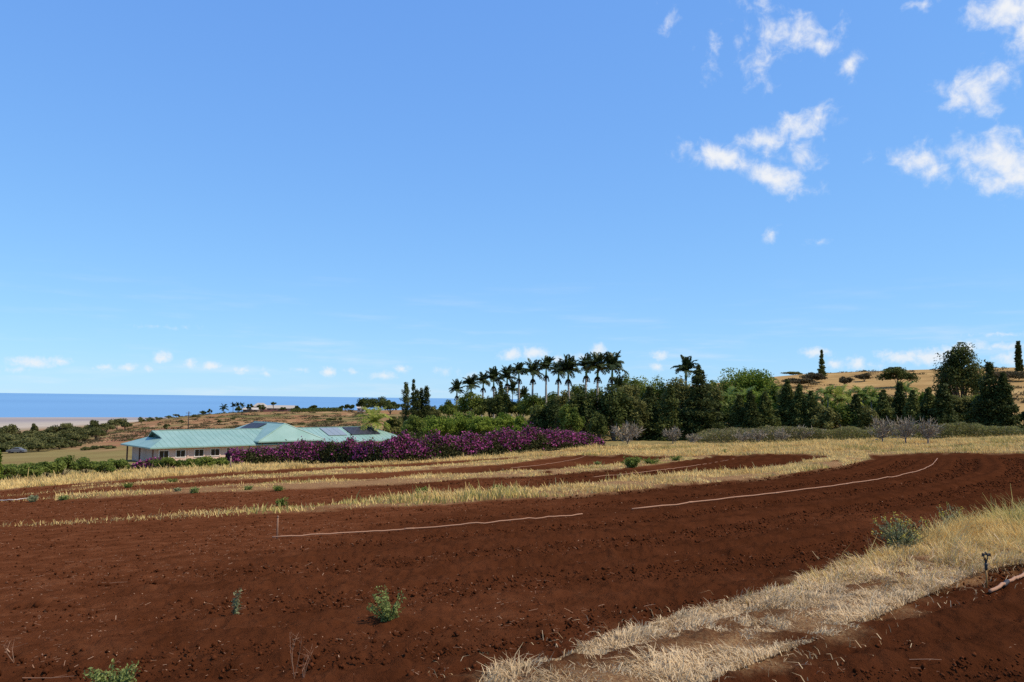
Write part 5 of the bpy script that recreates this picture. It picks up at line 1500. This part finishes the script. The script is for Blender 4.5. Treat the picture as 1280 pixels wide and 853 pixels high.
for i, (px, b, h, w, mt, lb) in enumerate([
    (41, 628, 12, 16, 'grey_weed', 'blue green weed beside the pale pipe end'), (79, 626, 9, 14, 'weed', 'green weed right of the blue green one'),
    (222, 616, 9, 10, 'grey_weed', 'grey green weed on the grass strip in front of the house'), (243, 617, 10, 11, 'weed', 'green weed paired with the grey green one before the house'),
    (310, 614, 9, 17, 'weed', 'broad green weed on the strip in front of the hedge end'), (348, 614, 9, 22, 'green_shrub', 'yellow green weed on the strip right of the broad one'),
    (160, 610, 10, 18, 'green_shrub', 'pale green weed on the thin left strip'), (215, 604, 8, 22, 'green_shrub', 'wide pale weed before the dark house shrubs'),
    (527, 617, 10, 24, 'green_shrub', 'yellow green tuft rising from the long grass strip'), (621, 614, 10, 16, 'green_shrub', 'green tuft on the long grass strip below the hedge middle'),
    (352, 632, 12, 14, 'green_shrub', 'green weed standing on the left end of the long strip'), (747, 581, 6, 14, 'weed', 'small green weed beside the narrow bed by the hedge end')]):
    weed('strip_weed', px, b, h * .8, w * .9, lb, mt, 30 + i, 24, 22, .06, group='weeds on the grass strips')


def dry_stalk(px, base, h, lean, label, seed):
    rng = np.random.default_rng(seed); p = at(px, base); H = h / FPX * p[1]
    e = empty('dry_stalk', p, label, 'dry weed')
    b = MB()
    for k in range(4):
        l = lean + rng.normal() * .22; hh = H * rng.uniform(.55, 1)
        q = [np.array([0, 0, -.03]), np.array([l * hh * .5 + rng.normal() * .01, rng.normal() * .03, hh * .55]), np.array([l * hh, rng.normal() * .05, hh])]
        b.tube(q, [.0028, .002, .001], 5)
        for s in (.5, .7, .85):
            o = q[1] * (1 - s) + q[2] * s; b.tube([o, o + np.array([rng.normal() * .05, rng.normal() * .04, .05])], [.0012, .0007], 4)
    b.build('stem', M['debris_pipe'], e)


dry_stalk(368, 846, 52, -.25, 'bare thin dry stalk leaning left low in the red field', 1)
dry_stalk(378, 852, 40, .12, 'short dry stalk beside the leaning one', 2)
dry_stalk(18, 826, 26, -.6, 'dry bent stalk lying low at the left edge of the field', 3)
dry_stalk(1090, 694, 30, -.4, 'thin dry stalk left of the larger yellow flowering bush', 4)


def twig(px, py, L, ang, label, seed):
    rng = np.random.default_rng(seed); p = at(px, py); p[2] += .03; L = L / FPX * p[1]
    e = empty('twig', p, label, 'twig')
    d = np.array([math.cos(ang), math.sin(ang) * 1.6, 0]); b = MB()
    b.tube([-d * L / 2, np.array([0, 0, .015]) + rng.normal(size=3) * .01, d * L / 2 + np.array([0, 0, .01])], [.0035, .003, .002], 6)
    b.tube([d * L * .1, d * L * .3 + np.array([-d[1], d[0], .02]) * .15 * L], [.002, .001], 5)
    b.build('stick', M['debris_pipe'], e)


twig(738, 795, 16, .5, 'short pale twig on the soil near the dead grass', 1)
twig(812, 760, 16, .3, 'pale twig lying in the dark tilled soil', 2)
twig(1157, 829, 38, -.05, 'long straight pale twig in the lower right soil', 3)
twig(1010, 838, 28, -.3, 'pale twig at the lower right edge of the dead grass', 4)
twig(148, 731, 20, .15, 'forked pale twig in the left part of the field', 5)
twig(60, 851, 60, .05, 'long pale dry twig at the bottom left corner', 6)


def parked_car():
    p = stand(25, 209)
    e = empty('parked_car', p, 'grey parked car half hidden among the kiawe trees', 'car', rz=.15)
    b = MB(); L_, W_ = 4.4, 1.75
    prof = [(-2.2, .35), (-2.2, .75), (-1.9, .92), (-1.1, .98), (-.55, 1.42), (.75, 1.45), (1.45, .98), (2.1, .85), (2.2, .45), (2.2, .35)]
    for s in (-1, 1):
        pts = [(x, s * W_ / 2 * (0.8 if z > 1.1 else 1), z) for x, z in prof]; b.poly(pts if s < 0 else pts[::-1])
    for (a, c) in zip(prof, prof[1:] + prof[:1]):
        wa, wc = W_ / 2 * (.8 if a[1] > 1.1 else 1), W_ / 2 * (.8 if c[1] > 1.1 else 1)
        b.poly([(a[0], -wa, a[1]), (a[0], wa, a[1]), (c[0], wc, c[1]), (c[0], -wc, c[1])])
    b.build('body', M['car_paint'], e)
    for s in (-1, 1):
        g = MB(); g.poly([(x, s * (W_ / 2 * .9 + .02), z) for x, z in ((-.95, 1.02), (-.5, 1.36), (.68, 1.38), (1.2, 1.02))]); g.build('window', M['dark_glass'], e)
        for x in (-1.35, 1.35):
            t = MB(); t.tube([(x, s * .70, .33), (x, s * .89, .33)], [.33, .33], 14); t.build('wheel', M['pipe_dark'], e)


parked_car()

# ================================================================== SKY, SUN, RENDER
def build_world():
    w = bpy.data.worlds.new('World'); S.world = w; w.use_nodes = True
    nt = w.node_tree; N, L = nt.nodes, nt.links
    N.clear()
    out = N.new('ShaderNodeOutputWorld'); bg = N.new('ShaderNodeBackground'); L.new(bg.outputs[0], out.inputs['Surface'])
    sky = N.new('ShaderNodeTexSky'); sky.sky_type = 'NISHITA'; sky.sun_disc = False
    sky.sun_elevation = SUN_EL; sky.sun_rotation = SUN_AZ
    sky.altitude = 120; sky.air_density = SKY_AIR; sky.dust_density = SKY_DUST; sky.ozone_density = SKY_OZ

    def mth(op, a, b=None, clamp=False):
        x = N.new('ShaderNodeMath'); x.operation = op; x.use_clamp = clamp
        for s, i in ((a, 0), (b, 1)):
            if s is None: continue
            if hasattr(s, 'links'): L.new(s, x.inputs[i])
            else: x.inputs[i].default_value = s
        return x.outputs[0]

    sr = N.new('ShaderNodeSeparateColor'); L.new(sky.outputs[0], sr.inputs[0])
    cc = N.new('ShaderNodeCombineColor')
    for i in range(3): L.new(mth('MULTIPLY', mth('POWER', sr.outputs[i], SKY_GAMMA[i]), SKY_TINT[i]), cc.inputs[i])
    skyc = cc.outputs[0]
    tc = N.new('ShaderNodeTexCoord'); sp = N.new('ShaderNodeSeparateXYZ'); L.new(tc.outputs['Generated'], sp.inputs[0])
    azn = mth('ARCTAN2', sp.outputs[0], sp.outputs[1]); eln = mth('ARCSINE', sp.outputs[2])
    cv = N.new('ShaderNodeCombineXYZ'); L.new(azn, cv.inputs[0]); L.new(eln, cv.inputs[1])

    def noise(vec, scale, detail, rough, dist=0.0):
        n = N.new('ShaderNodeTexNoise'); n.inputs['Scale'].default_value = scale; n.inputs['Detail'].default_value = detail
        n.inputs['Roughness'].default_value = rough; n.inputs['Distortion'].default_value = dist
        L.new(vec, n.inputs['Vector']); return n

    def cloud_layer(blobs, warp_scale, warp_amp, nscale, namp, lo, hi):
        wn = noise(cv.outputs[0], warp_scale, 5, .6)
        sub = N.new('ShaderNodeVectorMath'); sub.operation = 'SUBTRACT'; L.new(wn.outputs['Color'], sub.inputs[0]); sub.inputs[1].default_value = (.5, .5, .5)
        sc = N.new('ShaderNodeVectorMath'); sc.operation = 'MULTIPLY'; L.new(sub.outputs[0], sc.inputs[0]); sc.inputs[1].default_value = (warp_amp, warp_amp, 0)
        ad = N.new('ShaderNodeVectorMath'); ad.operation = 'ADD'; L.new(cv.outputs[0], ad.inputs[0]); L.new(sc.outputs[0], ad.inputs[1])
        acc = None
        for (px, py, rx, ry, rot, gain) in blobs:
            d = ray(px, py); az = math.atan2(d[0], d[1]); el = math.atan2(d[2], math.hypot(d[0], d[1]))
            mp = N.new('ShaderNodeMapping'); mp.vector_type = 'TEXTURE'
            mp.inputs['Location'].default_value = (az, el, 0); mp.inputs['Rotation'].default_value = (0, 0, rad(rot))
            mp.inputs['Scale'].default_value = (rx / FPX, ry / FPX, 1)
            L.new(ad.outputs[0], mp.inputs['Vector'])
            ln = N.new('ShaderNodeVectorMath'); ln.operation = 'LENGTH'; L.new(mp.outputs[0], ln.inputs[0])
            f = mth('MULTIPLY', mth('SUBTRACT', 1.0, ln.outputs['Value']), gain)
            acc = f if acc is None else mth('SMOOTH_MAX', acc, f) if False else (f if acc is None else mth('MAXIMUM', acc, f))
        nz = noise(cv.outputs[0], nscale, 9, .62, .3)
        tot = mth('ADD', acc, mth('MULTIPLY', mth('SUBTRACT', nz.outputs['Fac'], .5), namp))
        mr = N.new('ShaderNodeMapRange'); mr.interpolation_type = 'SMOOTHSTEP'
        mr.inputs['From Min'].default_value = lo; mr.inputs['From Max'].default_value = hi
        L.new(tot, mr.inputs['Value']); return mr.outputs[0]

    big = [(905, 198, 74, 24, -14, 1.1), (970, 222, 66, 23, -22, 1.1), (998, 160, 62, 25, 14, 1.1), (955, 174, 44, 20, 10, 1), (1005, 195, 30, 30, 0, .75), (1020, 150, 26, 16, 0, .9),
           (996, 44, 46, 30, 0, 1), (1020, 56, 40, 16, -12, .9), (948, 76, 34, 40, 30, .62), (960, 40, 40, 26, -20, .5), (1066, 80, 18, 26, -14, .62), (1046, 34, 18, 20, 0, .5),
           (1216, 112, 46, 32, -8, 1), (1240, 98, 32, 24, 0, .95), (1236, 140, 20, 18, 0, .55), (1146, 198, 38, 28, -18, .95), (1166, 216, 36, 20, -24, .85), (1246, 200, 64, 42, -8, 1.05), (1262, 222, 46, 26, 0, 1), (1206, 180, 20, 22, 0, .4),
           (1270, 14, 66, 34, -24, 1.05), (1286, 44, 30, 30, 0, 1), (1150, 4, 28, 12, 0, .8), (835, 28, 16, 26, 0, .48), (886, 88, 18, 22, 0, .45), (958, 296, 20, 14, 0, .52), (1018, 306, 18, 8, 0, .42), (1086, 190, 14, 12, 0, .55), (895, 55, 14, 30, 0, .4), (950, 10, 40, 18, -20, .45)]
    low = [(203, 447, 13, 10, 0, 1), (160, 460, 14, 7, 8, .8), (130, 460, 16, 7, 5, .75), (40, 453, 34, 9, 0, .9), (75, 452, 16, 7, 0, .8), (238, 455, 12, 9, 0, .85), (264, 458, 18, 8, 4, .85), (300, 462, 15, 7, 0, .8), (185, 462, 12, 6, 0, .6), (410, 466, 14, 9, 0, .9), (332, 466, 12, 7, 0, .6), (375, 462, 20, 6, 0, .45), (480, 470, 26, 8, 0, .65), (502, 461, 14, 9, 0, .7), (440, 464, 16, 6, 0, .45), (20, 462, 24, 6, 0, .5),
           (640, 443, 24, 10, 5, .9), (668, 441, 26, 12, 0, .95), (700, 450, 20, 9, 0, .7), (748, 438, 16, 12, 0, .9), (725, 447, 20, 8, 0, .6), (825, 444, 18, 9, 0, .8), (820, 459, 14, 9, 0, .8), (590, 470, 26, 8, 0, .5), (555, 463, 22, 8, 0, .5),
           (1020, 441, 24, 10, 0, .8), (1044, 455, 16, 10, 0, .8), (1071, 455, 16, 12, 0, .9), (1130, 446, 34, 11, 3, .95), (1165, 445, 34, 14, 5, 1), (1110, 443, 22, 8, 0, .7), (1205, 435, 34, 12, 10, .95), (1190, 440, 20, 12, 0, .9), (1255, 434, 40, 8, 0, .7), (1262, 448, 26, 14, 0, .7), (1090, 458, 20, 8, 0, .4), (1250, 418, 60, 5, 0, .45), (200, 409, 60, 4, 0, .30)]
    a = mth('MULTIPLY', cloud_layer(big, 18, .034, 46, 2.0, .10, 1.22), .97)
    b = mth('MULTIPLY', cloud_layer(low, 60, .011, 130, 1.1, .06, .95), .82)
    # thin pale veil low over the horizon
    mk = N.new('ShaderNodeMapping'); mk.inputs['Scale'].default_value = (3, 26, 1); L.new(cv.outputs[0], mk.inputs['Vector'])
    vn = noise(mk.outputs[0], 2.2, 5, .55)
    vr = N.new('ShaderNodeMapRange'); vr.interpolation_type = 'SMOOTHSTEP'; vr.inputs['From Min'].default_value = .48; vr.inputs['From Max'].default_value = .85; L.new(vn.outputs['Fac'], vr.inputs['Value'])
    eb = N.new('ShaderNodeMapRange'); eb.interpolation_type = 'SMOOTHSTEP'; eb.inputs['From Min'].default_value = .18; eb.inputs['From Max'].default_value = .02; L.new(eln, eb.inputs['Value'])
    b = mth('MAXIMUM', b, mth('MULTIPLY', mth('MULTIPLY', vr.outputs[0], eb.outputs[0]), .45))

    def backdrop(cover):
        mx = N.new('ShaderNodeMix'); mx.data_type = 'RGBA'
        if cover is None: mx.inputs[0].default_value = 0
        else: L.new(cover, mx.inputs[0])
        L.new(skyc, mx.inputs[6]); mx.inputs[7].default_value = (*[c / SKY_STR for c in (.90, .915, .94)], 1)
        g = N.new('ShaderNodeBackground'); g.inputs['Strength'].default_value = SKY_STR
        L.new(mx.outputs[2], g.inputs['Color']); return g.outputs[0]

    def choose(f, s0, s1):
        m_ = N.new('ShaderNodeMixShader'); L.new(f, m_.inputs[0]); L.new(s0, m_.inputs[1]); L.new(s1, m_.inputs[2]); return m_.outputs[0]
    # three kinds of sky by direction: clear, low cloud bank over the horizon, the high clouds to the right
    lowz = mth('MULTIPLY', mth('LESS_THAN', mth('ABSOLUTE', azn), .75), mth('LESS_THAN', mth('ABSOLUTE', mth('SUBTRACT', eln, .07)), .075))
    hiz = mth('MULTIPLY', mth('LESS_THAN', mth('ABSOLUTE', mth('SUBTRACT', azn, .42)), .34), mth('LESS_THAN', mth('ABSOLUTE', mth('SUBTRACT', eln, .36)), .21))
    sh = choose(hiz, choose(lowz, backdrop(None), backdrop(b)), backdrop(a))
    L.new(sh, out.inputs['Surface']); N.remove(bg)


SUN_EL, SUN_AZ = rad(53), rad(106)            # azimuth clockwise from the viewing direction (+Y)
SKY_STR, SKY_AIR, SKY_DUST, SKY_OZ = 0.10, 1.0, 0.0, 1.5
SKY_TINT, SKY_GAMMA = (1.40, 2.57, 6.0), (0.58, 0.52, 0.28)
build_world()

sd = bpy.data.lights.new('sun', 'SUN'); sd.energy = 4.7; sd.angle = rad(0.5); sd.color = (1.0, 0.88, 0.72)
so = bpy.data.objects.new('sun', sd); COL.objects.link(so)
dirv = Vector((math.sin(SUN_AZ) * math.cos(SUN_EL), math.cos(SUN_AZ) * math.cos(SUN_EL), math.sin(SUN_EL)))
so.rotation_euler = dirv.to_track_quat('Z', 'Y').to_euler(); so.location = (30, -20, 60)
S.view_settings.view_transform = 'Standard'; S.view_settings.look = 'None'
S.view_settings.gamma = 1.0; S.view_settings.exposure = 0.0; S.view_settings.use_curve_mapping = False
S.render.engine = 'CYCLES'
S.cycles.max_bounces = 6; S.cycles.diffuse_bounces = 3; S.cycles.transparent_max_bounces = 6
S.cycles.use_adaptive_sampling = True
S.cycles.use_denoising = False
